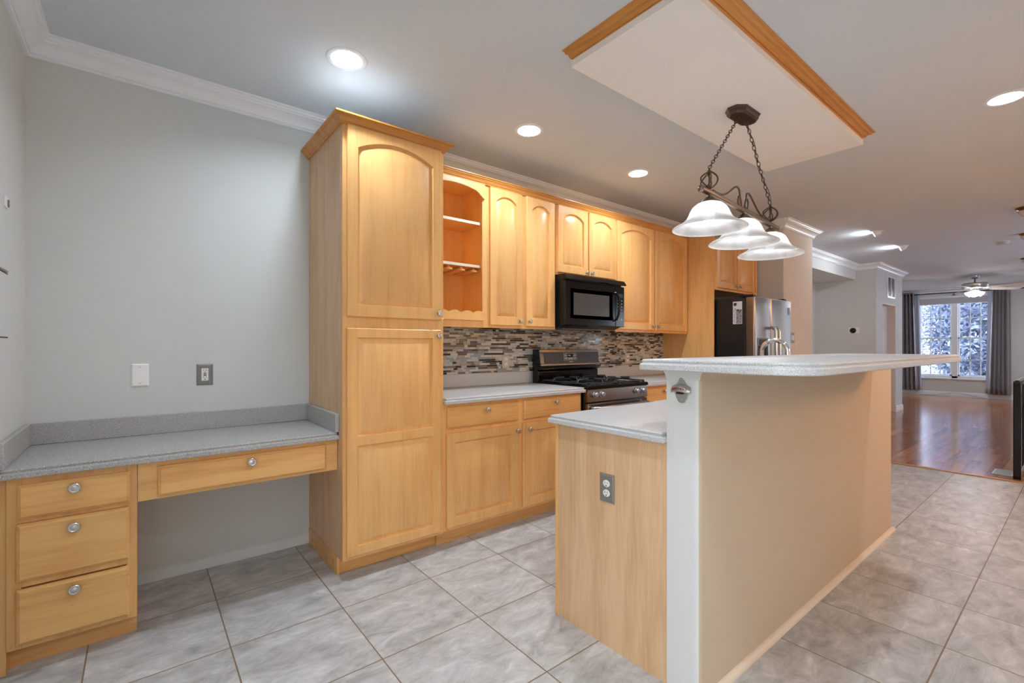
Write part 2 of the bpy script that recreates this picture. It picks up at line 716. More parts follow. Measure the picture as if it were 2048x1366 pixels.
ring([P(x, d, HC) for x, d in ((-0.12, -1.2), (XW + 0.16, -1.2), (XW + 0.16, DB + 0.14), (-0.12, DB + 0.14))])
for cx, cd in CANS + CANS_ADDED:
    ring([P(cx + HOLE_R * math.cos(2 * math.pi * k / 32), cd + HOLE_R * math.sin(2 * math.pi * k / 32), HC) for k in range(32)])
bmesh.ops.triangle_fill(bm, edges=edges, use_beauty=True)
for f in bm.faces:
    if f.normal.z > 0:
        f.normal_flip()
me = bpy.data.meshes.new('ceiling')
bm.to_mesh(me)
bm.free()
me.materials.append(M_CEIL)
ceil = bpy.data.objects.new('ceiling', me)
COL.objects.link(ceil)
ceil['kind'] = 'structure'
# slab above it keeps daylight out of the can housings
bx('ceiling_deck', M_CEIL, (-0.12, XW + 0.16, -1.2, DB + 0.14, HC + 0.14, HC + 0.2), kind='structure')
mb = MB()
for b in ((-0.2, -0.12, -1.2, DB + 0.14), (XW + 0.16, XW + 0.24, -1.2, DB + 0.14), (-0.12, XW + 0.16, -1.28, -1.2), (-0.12, XW + 0.16, DB + 0.14, DB + 0.2)):
    mb.box(*b, HC - 0.02, HC + 0.2)
mb.build('ceiling_rim', M_CEIL, kind='structure')

# crown mouldings
n = [0]


def crown(name, path, side=-1):
    o = sweep(MB(), path, side, CROWN, HC).build(name, M_TRIM, smooth=40, kind='structure')
    return o


# travel +X with the wall on the left (seen from above the room is to the right: side -1)
crown('trim_2', [(0.0, DB), (0.0, 0.0), (6.08, 0.0), (6.08, 0.889), (6.94, 0.889), (6.94, 0.46), (10.25, 0.46), (10.25, 0.75), (12.0, 0.75), (12.0, -1.08), (XW, -1.08), (XW, DB)], -1)

# baseboards
BASE = [(0.0, 0.0), (0.014, 0.0), (0.014, 0.085), (0.010, 0.095), (0.006, 0.108), (0.0, 0.110)]
sweep(MB(), [(6.94, 0.889), (6.94, -0.16), (10.25, -0.16), (10.25, 0.75), (10.60, 0.75)], -1, BASE, 0).build('baseboard_hall', M_TRIM, kind='structure')
sweep(MB(), [(11.52, 0.75), (12.0, 0.75), (12.0, -1.08), (XW, -1.08), (XW, DB)], -1, BASE, 0).build('baseboard_living', M_TRIM, kind='structure')

# dropped ceiling panel over the island and its two orange wood mouldings
bx('ceiling_panel', M_PANEL, (2.070, 4.26, 1.458, 2.088, 2.604, HC), bevel=0.002, kind='structure')
TRIM_P = [(0.0, -0.021), (0.008, -0.021), (0.011, -0.015), (0.015, -0.020), (0.023, -0.018), (0.034, -0.009), (0.044, -0.008), (0.047, -0.013), (0.054, -0.011), (0.057, -0.006), (0.074, -0.005), (0.074, 0.0), (0.0, 0.0)]
M_WOODTD = wood('orange maple trim along the island', srgb(214, 150, 76), srgb(186, 122, 52), 'y', 0.35)
t = sweep(MB(), [(2.075, 2.088), (2.075, 1.465)], 1, TRIM_P, HC).build('trim_3', M_WOODTD, smooth=30, kind='structure')
t = sweep(MB(), [(2.001, 2.088), (4.235, 2.088)], -1, TRIM_P, HC).build('trim_4', M_WOODT, smooth=30, kind='structure')

# ------------------------------------------------------------------ windows
def double_window(name, d0, d1, shade=True):
    z0, z1 = 0.45, 2.50
    mb = MB()
    fr = 0.05
    mid = (d0 + d1) / 2
    mb.box(XW - 0.012, XW + 0.10, d0, d0 + fr, z0, z1)
    mb.box(XW - 0.012, XW + 0.10, d1 - fr, d1, z0, z1)
    mb.box(XW - 0.012, XW + 0.10, mid - 0.055, mid + 0.055, z0, z1)
    mb.box(XW - 0.012, XW + 0.10, d0, d1, z1 - fr, z1)
    mb.box(XW - 0.012, XW + 0.10, d0, d1, z0, z0 + fr)
    root = mb.build(name, M_TRIM, origin=P(XW, mid, z0), bevel=0.004, kind='structure')
    sill = bx('window_sill', M_TRIM, (XW - 0.05, XW + 0.02, d0 - 0.04, d1 + 0.04, z0 - 0.035, z0), root, 0.006)
    for a, b in ((d0 + fr, mid - 0.055), (mid + 0.055, d1 - fr)):
        zm = 1.43
        for (s0, s1, xo) in ((zm - 0.02, z1 - fr, 0.055), (z0 + fr, zm + 0.02, 0.025)):
            x = XW + xo
            m2 = MB()
            sw = 0.032
            m2.box(x, x + 0.03, a, a + sw, s0, s1)
            m2.box(x, x + 0.03, b - sw, b, s0, s1)
            m2.box(x, x + 0.03, a, b, s0, s0 + sw)
            m2.box(x, x + 0.03, a, b, s1 - sw, s1)
            for k in (1, 2):
                c = a + sw + (b - a - 2 * sw) * k / 3
                m2.box(x + 0.006, x + 0.024, c - 0.009, c + 0.009, s0 + sw, s1 - sw)
            c = (s0 + s1) / 2 if s0 > 1 else s0 + (s1 - s0) * 0.42
            m2.box(x + 0.006, x + 0.024, a + sw, b - sw, c - 0.009, c + 0.009)
            sash = m2.build('sash', M_TRIM, root)
            MB().box(x + 0.013, x + 0.017, a + sw, b - sw, s0 + sw, s1 - sw).build('pane', M_PANE, sash)
    return root


w1 = double_window('window_1', 0.235, 1.66)
w2 = double_window('window_2', 3.0, 4.4)

# patio door added behind the camera for ambient daylight, and the dining window
mb = MB()
for a, b, c, d in ((2.75, 2.83, 0, 2.15), (4.27, 4.35, 0, 2.15), (3.50, 3.60, 0, 2.15), (2.75, 4.35, 0, 0.08), (2.75, 4.35, 2.07, 2.15)):
    mb.box(-0.10, -0.04, a, b, c, d)
dr = mb.build('door_1', M_TRIM, kind='structure')
MB().box(-0.072, -0.068, 2.83, 4.27, 0.08, 2.07).build('pane', M_PANEC, dr)
a, b = 9.0, 11.0
mb = MB()
for q in ((a, a + 0.06, 0.9, 2.1), (b - 0.06, b, 0.9, 2.1), (a, b, 0.9, 0.96), (a, b, 2.04, 2.1), ((a + b) / 2 - 0.03, (a + b) / 2 + 0.03, 0.9, 2.1), (a, b, 1.47, 1.53)):
    mb.box(q[0], q[1], DB + 0.03, DB + 0.09, q[2], q[3])
wn = mb.build('window_3', M_TRIM, kind='structure')
MB().box(a + 0.06, b - 0.06, DB + 0.058, DB + 0.062, 0.96, 2.04).build('pane', M_PANE, wn)

# closet door (six panels) in its recess
mb = MB()
mb.box(10.63, 11.49, 0.59, 0.625, 0.01, 1.985)
dr = mb.build('door_2', M_TRIM, bevel=0.002, kind='structure')
for (a, b, c, d) in ((10.74, 11.01, 1.62, 1.86), (11.11, 11.38, 1.62, 1.86), (10.74, 11.01, 0.88, 1.50), (11.11, 11.38, 0.88, 1.50), (10.74, 11.01, 0.20, 0.72), (11.11, 11.38, 0.20, 0.72)):
    q = [(a, c), (b, c), (b, d), (a, d)]
    lp = []
    for ins, dd in ((0, 0.625), (0.012, 0.634), (0.022, 0.634), (0.045, 0.628)):
        r = inset(q, ins)
        lp.append([P(x, dd, z) for x, z in r])
    MB().loops(lp, cap0=False).build('door_panel', M_TRIM, dr)
MB().lathe([(0.012, 0), (0.012, 0.03), (0.028, 0.04), (0.028, 0.06), (0.015, 0.07)], P(10.70, 0.625, 0.95), 'd', 12).build('door_knob', M_NICKEL, dr)
JAMB = paint('door jamb paint', srgb(214, 200, 186), 0.5)
mb = MB()
mb.box(10.60, 10.63, 0.585, 0.751, 0, 2.0)
mb.box(11.49, 11.52, 0.585, 0.751, 0, 2.0)
mb.box(10.60, 11.52, 0.585, 0.751, 1.985, 2.0)
mb.build('trim_5', JAMB, kind='structure')

# ------------------------------------------------------------------ cabinetry
KNOB_ME = None


def knob(parent, x, d, z, mt=None, scale=1.0):
    """small turned metal knob, a sub-part of a door or drawer"""
    global KNOB_ME
    if KNOB_ME is None:
        bm = MB().lathe([(0.0085, 0), (0.0065, 0.004), (0.0055, 0.012), (0.010, 0.016), (0.0155, 0.019), (0.0165, 0.023), (0.0150, 0.027),
                         (0.0118, 0.0285), (0.0112, 0.0270), (0.0085, 0.0275), (0.005, 0.0295), (0.0, 0.030)], (0, 0, 0), 'd', 20).bm
        KNOB_ME = bpy.data.meshes.new('knob')
        bmesh.ops.recalc_face_normals(bm, faces=bm.faces)
        bm.to_mesh(KNOB_ME)
        bm.free()
        KNOB_ME.materials.append(M_NICKEL)
        for p in KNOB_ME.polygons:
            p.use_smooth = True
    o = bpy.data.objects.new('knob', KNOB_ME)
    COL.objects.link(o)
    o.parent = parent
    o.location = P(x, d, z) - WL[parent.name]
    o.scale = (scale, scale, scale)
    WL[o.name] = P(x, d, z)
    return o


def arch_loop(u0, u1, w0, w1, sag, d=0.0, seg=18):
    """counter-clockwise opening shrunk by d; the top edge is an arc whose ends sit sag below its crown w1"""
    if sag <= 0:
        return [(u0 + d, w0 + d), (u1 - d, w0 + d), (u1 - d, w1 - d), (u0 + d, w1 - d)]
    half = (u1 - u0) / 2
    R = (half * half + sag * sag) / (2 * sag)
    cz = w1 - R
    a = math.asin((half - d) / (R - d))
    pts = [(u0 + d, w0 + d), (u1 - d, w0 + d)]
    for k in range(seg + 1):
        t = a - 2 * a * k / seg
        pts.append(((u0 + u1) / 2 + (R - d) * math.sin(t), cz + (R - d) * math.cos(t)))
    return pts


def door_mesh(mb, x0, x1, z0, z1, df, panels, stile, t=0.020):
    """framed raised-panel door; panels = [(z0, z1, sag)] bottom to top"""
    c = 0.004
    o = [(x0, z0), (x1, z0), (x1, z1), (x0, z1)]
    oi = inset(o, c)
    V = lambda q, d: [P(u, d, w) for u, w in q]
    mb.loops([V(o, df - t), V(o, df - c), V(oi, df)], cap0=True, cap1=False)
    f0, f1 = x0 + c, x1 - c
    g0, g1 = z0 + c, z1 - c
    a, b = x0 + stile, x1 - stile
    mb.poly(V([(f0, g0), (a, g0), (a, g1), (f0, g1)], df))
    mb.poly(V([(b, g0), (f1, g0), (f1, g1), (b, g1)], df))
    lo = g0
    prev = None
    for (p0, p1, sag) in panels:
        lp = arch_loop(a, b, p0, p1, sag)
        # rail below this panel
        if prev is None:
            mb.poly(V([(a, lo), (b, lo), (b, p0), (a, p0)], df))
        else:
            top = prev[2:]
            mb.poly(V([(b, p0), (a, p0)] + list(reversed(top)), df))
        prev = lp
        l1, l2, l3 = (arch_loop(a, b, p0, p1, sag, q) for q in (0.004, 0.010, 0.036))
        mb.loops([V(lp, df), V(l1, df - 0.012), V(l2, df - 0.0135), V(l3, df - 0.0015)], cap0=False, cap1=True)
    top = prev[2:]
    mb.poly(V([(b, g1), (a, g1)] + list(reversed(top)), df))


def add_door(root, x0, x1, z0, z1, df, panels, stile=0.058, kn=None, mt=None):
    mb = MB()
    door_mesh(mb, x0, x1, z0, z1, df, panels, stile)
    o = mb.build('door', mt or M_WOOD, root, smooth=28)
    if kn:
        knob(o, kn[0], df, kn[1])
    return o


def add_drawer(root, x0, x1, z0, z1, df, kn, ks=1.0, t=0.02):
    o = [(x0, z0), (x1, z0), (x1, z1), (x0, z1)]
    V = lambda q, d: [P(u, d, w) for u, w in q]
    mb = MB().loops([V(o, df - t), V(o, df - 0.010), V(inset(o, 0.004), df - 0.007), V(inset(o, 0.010), df)])
    d = mb.build('drawer', M_WOODH, root, smooth=20)
    knob(d, kn[0], df, kn[1], scale=ks)
    return d


# ---- tall pantry cabinet
t = thing('pantry_cabinet', 'tall maple pantry cabinet with arched upper door and two-panel lower door', 'cabinet', P(1.54, 0.3, 0))
X0, X1 = 1.2375, 1.840
MB().box(X0, X1, 0.0, 0.596, 0.10, 2.30).build('body', M_WOODP, t)
MB().box(X0, X0 + 0.015, 0.0, 0.596, 2.30, 2.405).build('side_rail', M_WOODP, t)
mb = MB()
mb.box(X0, X0 + 0.035, 0.596, 0.616, 0.10, 2.405)
mb.box(X1 - 0.035, X1, 0.596, 0.616, 0.10, 2.405)
for z in ((0.10, 0.135), (1.310, 1.400), (2.385, 2.405)):
    mb.box(X0 + 0.035, X1 - 0.035, 0.596, 0.616, *z)
mb.build('face_frame', M_WOOD, t, bevel=0.0012)
add_door(t, 1.257, 1.818, 1.386, 2.396, 0.636, [(1.450, 2.345, 0.062)], 0.056, (1.796, 1.424))
add_door(t, 1.255, 1.815, 0.120, 1.326, 0.636, [(0.172, 0.702, 0), (0.752, 1.276, 0)], 0.055, (1.793, 1.293))
mb = MB().box(X0 + 0.01, X1, 0.02, 0.515, 0.0, 0.10)
mb.build('toe_kick', M_WOODH, t)
MB().box(X0 - 0.002, X0 + 0.012, 0.0, 0.535, 0.0, 0.098).build('skirting', M_WOODH, t, bevel=0.001)
CAP = [(0.0, -0.006), (0.010, -0.006), (0.013, 0.002), (0.018, 0.004), (0.030, 0.020), (0.038, 0.024), (0.040, 0.030), (0.050, 0.034), (0.050, 0.042), (0.0, 0.042)]
sweep(MB(), [(X0, 0.005), (X0, 0.616), (X1, 0.616), (X1, 0.40)], -1, CAP, 2.400).build('crown_moulding', M_WOODT, t, smooth=30)
MB().box(X0 - 0.046, X1 + 0.046, 0.006, 0.660, 2.4422, 2.4445).build('bounce_shield', mat('grey bounce shield', srgb(168, 167, 165), 0.9), t)  # unseen grey sheet added to cut orange bounce onto the ceiling

# ---- open shelf cabinet
t = thing('open_shelf_cabinet', 'open maple wall cabinet with shelves and stemware rack beside the pantry', 'cabinet', P(2.11, 0.15, 1.365))
X0, X1, Z0, Z1, DF = 1.841, 2.392, 1.365, 2.405, 0.300
mb = MB()
mb.box(X0, X0 + 0.016, 0.0, 0.282, Z0, Z1)
mb.box(X1 - 0.030, X1, 0.0, 0.282, Z0, Z1)
mb.box(X0 + 0.016, X1 - 0.030, 0.0, 0.282, Z1 - 0.016, Z1)
mb.box(X0 + 0.016, X1 - 0.030, 0.0, 0.282, Z0 + 0.03, Z0 + 0.046)
mb.box(X0 + 0.016, X1 - 0.030, 0.0, 0.010, Z0 + 0.02, Z1 - 0.016)
mb.build('body', M_WOODIN, t)
mb = MB()
mb.box(X0, X0 + 0.045, 0.282, DF, Z0, Z1)
mb.box(2.349, X1, 0.282, DF, Z0, Z1)
mb.box(X0 + 0.045, 2.349, 0.282, DF, Z0, Z0 + 0.05)
mb.build('face_frame', M_WOOD, t, bevel=0.0012)
# arched valance
a, b = X0 + 0.02, 2.362
zc = 2.362
pts = []
N_ = 26
for k in range(N_ + 1):
    u = k / N_
    x = a + (b - a) * u
    v = abs(u - 0.5) * 2
    # broad arch that turns out in a small ogee at each end
    if v < 0.70:
        z = zc - 0.022 * (v / 0.70) ** 2.0
    else:
        q = (v - 0.70) / 0.30
        z = zc - 0.022 - 0.050 * (q * q * (3 - 2 * q) * 0.6 + 0.4 * q)
    pts.append((x, z))
mb = MB()
poly = pts + [(b, Z1 - 0.004), (a, Z1 - 0.004)]
mb.prism([P(x, DF, z) for x, z in poly], (0, -0.018, 0))
mb.build('arched_valance', M_WOODH, t, smooth=30, bevel=0.002)
# scalloped rail
pts = [(a, 1.415), (b, 1.415)]
for k in range(81):
    u = 1 - k / 80
    x = a + (b - a) * u
    pts.append((x, 1.466 + 0.017 * abs(math.sin(u * math.pi * 5)) ** 0.8))
MB().prism([P(x, DF, z) for x, z in pts], (0, -0.016, 0)).build('scalloped_rail', M_WOODH, t, smooth=40)
for z in (2.112, 1.800):
    mb = MB().box(X0 + 0.017, X1 - 0.032, 0.012, 0.268, z, z + 0.019)
    sh = mb.build('shelf', M_WOODIN, t)
    MB().box(X0 + 0.017, X1 - 0.032, 0.268, 0.272, z, z + 0.019).build('edge_band', M_SHELF, sh)
for k in range(5):
    c = X0 + 0.05 + 0.106 * k
    pts = rounded([(c - 0.032, 0.02), (c + 0.032, 0.02), (c + 0.032, 0.262), (c - 0.032, 0.262)], [0, 0, 0.03, 0.03], 6)
    x_ok = [(min(x, X1 - 0.034), d) for x, d in pts]
    r_ = MB().prism([P(x, d, 1.771) for x, d in x_ok], (0, 0, 0.012)).build('stemware_rail', M_WOODH, t)
    MB().box(max(c - 0.01, X0 + 0.02), min(c + 0.01, X1 - 0.034), 0.02, 0.24, 1.783, 1.800).build('rail_spacer', M_WOODIN, r_)


# ---- wall cabinets with doors
def wall_cabinet(label, x0, x1, z0, doors, name='wall_cabinet', dd=0.300, z1=2.405, grp='maple wall cabinets above the worktop'):
    t = thing(name, label, 'cabinet', P((x0 + x1) / 2, dd / 2, z0), grp)
    MB().box(x0, x1, 0.0, dd - 0.018, z0 + 0.02, z1).build('body', M_WOOD, t)
    mid = (doors[0][1] + doors[1][0]) / 2
    mb = MB()
    for a, b in ((x0, x0 + 0.036), (mid - 0.036, mid + 0.036), (x1 - 0.036, x1)):
        mb.box(a, b, dd - 0.018, dd, z0, z1)
    for a, b in ((x0 + 0.036, mid - 0.036), (mid + 0.036, x1 - 0.036)):
        mb.box(a, b, dd - 0.018, dd, z0, z0 + 0.036)
        mb.box(a, b, dd - 0.018, dd, z1 - 0.036, z1)
    mb.build('face_frame', M_WOOD, t, bevel=0.0012)
    for k, (a, b, c, d, sag, kx, kz) in enumerate(doors):
        add_door(t, a, b, c, d, dd + 0.020, [(c + 0.062, d - 0.052, sag)], 0.057, (kx, kz))
    return t


wall_cabinet('maple wall cabinet with two narrow arched doors beside the open shelves', 2.393, 3.081, 1.365,
             [(2.408, 2.713, 1.385, 2.398, 0.045, 2.690, 1.424), (2.757, 3.060, 1.385, 2.398, 0.045, 2.782, 1.424)])
wall_cabinet('short maple wall cabinet with two arched doors directly above the microwave', 3.082, 3.849, 1.822,
             [(3.098, 3.462, 1.842, 2.398, 0.048, 3.436, 1.866), (3.474, 3.836, 1.842, 2.398, 0.048, 3.502, 1.866)])
wall_cabinet('maple wall cabinet with two wide arched doors next to the fridge side panel', 3.850, 5.068, 1.365,
             [(3.866, 4.440, 1.390, 2.398, 0.060, 4.412, 1.428), (4.466, 5.046, 1.390, 2.398, 0.060, 4.494, 1.428)])
CAP2 = [(0.0, -0.002), (0.008, -0.002), (0.010, 0.006), (0.015, 0.009), (0.016, 0.015), (0.026, 0.028), (0.030, 0.031), (0.031, 0.037), (0.038, 0.040), (0.038, 0.046), (0.0, 0.046)]
cm = sweep(MB(), [(1.842, 0.302), (5.090, 0.302)], -1, CAP2, 2.404).build('cabinet_crown', M_WOODT, smooth=30)
tag(cm, 'long orange maple crown moulding along the tops of the wall cabinets', 'moulding')

# ---- panel and cabinet around the refrigerator
o = MB().box(5.070, 5.090, 0.002, 0.600, 0.0, 2.405).build('fridge_side_panel', M_WOOD, bevel=0.001)
tag(o, 'tall maple end panel standing at the left side of the refrigerator', 'panel')
wall_cabinet('deep maple cabinet with two doors above the refrigerator', 5.091, 6.062, 1.822,
             [(5.100, 5.538, 1.845, 2.340, 0.0, 5.505, 1.885), (5.560, 5.960, 1.845, 2.340, 0.0, 5.600, 1.885)], 'fridge_top_cabinet', 0.605, 2.36, None)


# ---- base cabinets
def base_cabinet(label, x0, x1, drawers, doors, name='base_cabinet', dfr=0.600, grp='maple base cabinets under the worktop'):
    t = thing(name, label, 'cabinet', P((x0 + x1) / 2, 0.3, 0), grp)
    MB().box(x0, x1, 0.0, dfr - 0.018, 0.10, 0.876).build('body', M_WOOD, t)
    mid = (drawers[0][1] + drawers[1][0]) / 2
    mb = MB()
    for a, b in ((x0, x0 + 0.045), (mid - 0.038, mid + 0.038), (x1 - 0.036, x1)):
        mb.box(a, b, dfr - 0.018, dfr, 0.10, 0.876)
    for a, b in ((x0 + 0.045, mid - 0.038), (mid + 0.038, x1 - 0.036)):
        mb.box(a, b, dfr - 0.018, dfr, 0.10, 0.14)
        mb.box(a, b, dfr - 0.018, dfr, 0.690, 0.735)
        mb.box(a, b, dfr - 0.018, dfr, 0.848, 0.876)
    mb.build('face_frame', M_WOOD, t, bevel=0.0012)
    MB().box(x0, x1, 0.02, 0.530, 0.0, 0.10).build('toe_kick', M_WOODH, t)
    for (a, b, c, d, kx, kz) in drawers:
        add_drawer(t, a, b, c, d, dfr + 0.020, (kx, kz))
    for (a, b, c, d, kx, kz) in doors:
        add_door(t, a, b, c, d, dfr + 0.020, [(c + 0.056, d - 0.056, 0)], 0.058, (kx, kz))
    return t


base_cabinet('maple base cabinet with two drawers and two doors between pantry and stove', 1.841, 3.066,
             [(1.872, 2.430, 0.723, 0.857, 2.160, 0.822), (2.482, 3.046, 0.723, 0.860, 2.780, 0.824)],
             [(1.865, 2.430, 0.120, 0.697, 2.412, 0.655), (2.470, 3.046, 0.120, 0.702, 2.522, 0.655)])
base_cabinet('maple base cabinet with two drawers and two doors right of the stove', 3.846, 5.069,
             [(3.872, 4.440, 0.723, 0.857, 4.150, 0.824), (4.480, 5.040, 0.723, 0.857, 4.760, 0.824)],
             [(3.872, 4.440, 0.120, 0.697, 4.412, 0.655), (4.480, 5.040, 0.120, 0.697, 4.510, 0.655)])

# ---- worktops with upstands
t = thing('worktop', 'light speckled laminate worktop with upstand left of the stove', 'worktop', P(2.45, 0.3, 0.877), 'light grey worktops along the wall')
slab(MB(), [(1.842, 0.0), (3.072, 0.0), (3.072, 0.646), (1.842, 0.646)], 0.915).build('countertop', M_COUNT, t, smooth=30)
MB().box(1.842, 3.072, 0.0, 0.019, 0.915, 1.016).build('upstand', M_COUNT, t, bevel=0.004)
t = thing('worktop', 'light speckled laminate worktop with upstand between stove and fridge panel', 'worktop', P(4.45, 0.3, 0.877), 'light grey worktops along the wall')
slab(MB(), [(3.843, 0.0), (5.069, 0.0), (5.069, 0.646), (3.843, 0.646)], 0.915).build('countertop', M_COUNT, t, smooth=30)
MB().box(3.843, 5.069, 0.0, 0.019, 0.915, 1.016).build('upstand', M_COUNT, t, bevel=0.004)

# ---- mosaic splashback: thin glass and stone strips, one mesh with one colour per strip
cols = [((190, 188, 182), .5), ((206, 200, 190), .5), ((168, 160, 148), .5), ((150, 146, 142), .35), ((92, 92, 94), .12), ((58, 56, 56), .1),
        ((52, 44, 38), .1), ((116, 104, 92), .4), ((186, 200, 206), .12), ((196, 164, 120), .45), ((104, 86, 66), .12), ((148, 158, 166), .12)]
wts = [15, 13, 10, 9, 9, 8, 7, 8, 8, 4, 5, 5]
mats = [mat('mosaic strip %d' % k, srgb(*c), r) for k, (c, r) in enumerate(cols)] + [mat('mosaic grout', srgb(200, 193, 182), 0.8)]
mb = MB()
mb.mi = len(cols)
mb.box(1.842, 5.069, -0.001, 0.003, 0.90, 1.83)
r2 = random.Random(3)
z = 1.0165
while z < 1.372:
    x = 1.845 - r2.random() * 0.06
    while x < 5.066:
        w = r2.choice((0.030, 0.032, 0.048, 0.064, 0.080, 0.098))
        a, b = max(x, 1.844), min(x + w, 5.067)
        if b - a > 0.006:
            mb.mi = r2.choices(range(len(cols)), wts)[0]
            mb.box(a, b, 0.003, 0.0065 + r2.random() * 0.0015, z, min(z + 0.0138, 1.3645) if z < 1.36 else z + 0.0138)
        x += w + 0.0022
    z += 0.0160
mb.build('wall_mosaic', mats, smooth=0, kind='structure')

# ------------------------------------------------------------------ desk
t = thing('desk_drawer_cabinet', 'low maple cabinet with three stacked drawers under left end of desk', 'cabinet', P(0.2, 0.27, 0))
MB().box(0.022, 0.402, 0.0, 0.522, 0.09, 0.734).build('body', M_WOOD, t)
mb = MB()
mb.box(0.022, 0.062, 0.522, 0.540, 0.0885, 0.734)
mb.box(0.368, 0.402, 0.522, 0.540, 0.0885, 0.734)
for a, b in ((0.0885, 0.115), (0.318, 0.345), (0.560, 0.580), (0.706, 0.734)):
    mb.box(0.062, 0.368, 0.522, 0.540, a, b)
mb.build('face_frame', M_WOOD, t, bevel=0.0012)
MB().box(0.002, 0.021, 0.0, 0.532, 0.0, 0.734).build('filler_strip', M_WOOD, t)
MB().box(0.021, 0.400, 0.02, 0.480, 0.0, 0.0885).build('toe_kick', M_WOODH, t)
add_drawer(t, 0.053, 0.379, 0.579, 0.707, 0.560, (0.212, 0.677), 1.2)
add_drawer(t, 0.050, 0.376, 0.344, 0.560, 0.560, (0.210, 0.524), 1.2)
add_drawer(t, 0.050, 0.376, 0.108, 0.314, 0.560, (0.212, 0.281), 1.2)
t = thing('desk_apron', 'maple desk rail with one wide shallow pencil drawer between cabinet and pantry', 'drawer unit', P(0.82, 0.4, 0.57))
mb = MB()
mb.box(0.404, 1.235, 0.522, 0.540, 0.571, 0.734)
mb.box(0.404, 1.235, 0.06, 0.522, 0.600, 0.615)
mb.build('rail', M_WOODH, t)
add_drawer(t, 0.472, 1.175, 0.584, 0.712, 0.560, (0.824, 0.683), 1.2)
t = thing('desk_counter', 'grey speckled laminate desk top in the left corner with upstands', 'desk top', P(0.6, 0.28, 0.735))
slab(MB(), [(0.001, 0.0), (1.2365, 0.0), (1.2365, 0.570), (0.001, 0.570)], 0.773).build('countertop', M_DESK, t, smooth=30)
MB().box(0.001, 1.2365, 0.0, 0.019, 0.773, 0.872).build('upstand', M_DESK, t, bevel=0.003)
MB().box(0.001, 0.020, 0.019, 0.565, 0.773, 0.872).build('upstand', M_DESK, t, bevel=0.003)
MB().box(1.2165, 1.2365, 0.019, 0.565, 0.773, 0.872).build('upstand', M_DESK, t, bevel=0.003)

# ------------------------------------------------------------------ island
bx_ = (1.906, 4.33)
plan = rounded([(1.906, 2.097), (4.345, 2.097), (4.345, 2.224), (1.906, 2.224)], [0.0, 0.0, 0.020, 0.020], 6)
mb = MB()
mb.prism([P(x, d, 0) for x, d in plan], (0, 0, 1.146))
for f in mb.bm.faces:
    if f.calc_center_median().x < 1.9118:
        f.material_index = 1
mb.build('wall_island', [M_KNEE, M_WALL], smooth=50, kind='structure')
SHOE = [(0.0, 0.0), (0.020, 0.0), (0.020, 0.006), (0.017, 0.013), (0.011, 0.019), (0.004, 0.022), (0.0, 0.022)]
sweep(MB(), [(1.915, 2.224), (4.345, 2.224), (4.345, 2.10)], -1, SHOE, 0).build('baseboard_island', mat('worn shoe moulding', srgb(222, 208, 190), 0.5), smooth=40, kind='structure')
COVE = [(0.0, -0.034), (0.004, -0.034), (0.006, -0.028), (0.012, -0.016), (0.020, -0.008), (0.022, -0.002), (0.022, 0.0), (0.0, 0.0)]
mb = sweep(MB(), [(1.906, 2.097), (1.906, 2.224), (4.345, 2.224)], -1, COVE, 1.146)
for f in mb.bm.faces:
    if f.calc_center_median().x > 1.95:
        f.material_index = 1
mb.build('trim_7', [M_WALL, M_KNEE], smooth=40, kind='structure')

t = thing('island_base_cabinet', 'pale maple island cabinet backing the half wall under the bar top', 'cabinet', P(3.1, 1.8, 0))
MB().box(1.924, 2.66, 1.540, 2.096, 0.10, 0.876).box(3.56, 4.33, 1.540, 2.096, 0.10, 0.876).box(2.66, 3.56, 1.540, 2.096, 0.10, 0.70).build('body', M_WOOD, t)
MB().box(1.924, 4.33, 1.60, 2.096, 0.0, 0.10).build('toe_kick', M_WOODH, t)
MB().box(1.906, 1.924, 1.533, 2.096, 0.0, 0.876).build('end_panel', M_WOODP, t)
MB().box(1.9035, 1.922, 1.519, 1.533, 0.0, 0.876).build('corner_strip', M_WOOD, t, bevel=0.001)
for k in range(5):
    a = 1.95 + k * 0.472
    mb = MB()
    o = [(a, 0.13), (a + 0.44, 0.13), (a + 0.44, 0.70), (a, 0.70)]
    V = lambda q, d: [P(u, d, w) for u, w in q]
    mb.loops([V(o, 1.540), V(o, 1.524), V(inset(o, 0.004), 1.520), V(inset(o, 0.055), 1.520), V(inset(o, 0.06), 1.529), V(inset(o, 0.095), 1.522)])
    d_ = mb.build('door', M_WOOD, t, smooth=28)
    mb = MB()
    o = [(a, 0.725), (a + 0.44, 0.725), (a + 0.44, 0.858), (a, 0.858)]
    mb.loops([V(o, 1.540), V(o, 1.528), V(inset(o, 0.010), 1.520)])
    mb.build('drawer', M_WOODH, t, smooth=20)

# worktop of the island with the sink cut-out
SX0, SX1, SD0, SD1 = 2.72, 3.50, 1.585, 1.965
t = thing('island_worktop', 'light speckled laminate worktop on the island, lower than the bar', 'worktop', P(3.1, 1.8, 0.877))
mb = MB()
slab(mb, [(1.880, 1.494), (SX0, 1.494), (SX0, 2.0965), (1.880, 2.0965)], 0.915)
slab(mb, [(SX1, 1.494), (4.345, 1.494), (4.345, 2.0965), (SX1, 2.0965)], 0.915)
mb.box(SX0 - 0.02, SX1 + 0.02, 1.496, SD0, 0.878, 0.915)
mb.box(SX0 - 0.02, SX1 + 0.02, SD1, 2.0965, 0.878, 0.915)
mb.build('countertop', M_COUNT, t, smooth=30)
t = thing('kitchen_sink', 'steel sink set into the island worktop behind the bar', 'sink', P(3.11, 1.77, 0.72))
V3 = lambda q, z: [P(x, -y, z) for x, y in q]
oq = rounded([(SX0 - 0.02, -SD1 - 0.02), (SX1 + 0.02, -SD1 - 0.02), (SX1 + 0.02, -SD0 + 0.02), (SX0 - 0.02, -SD0 + 0.02)], [0.05] * 4, 6)
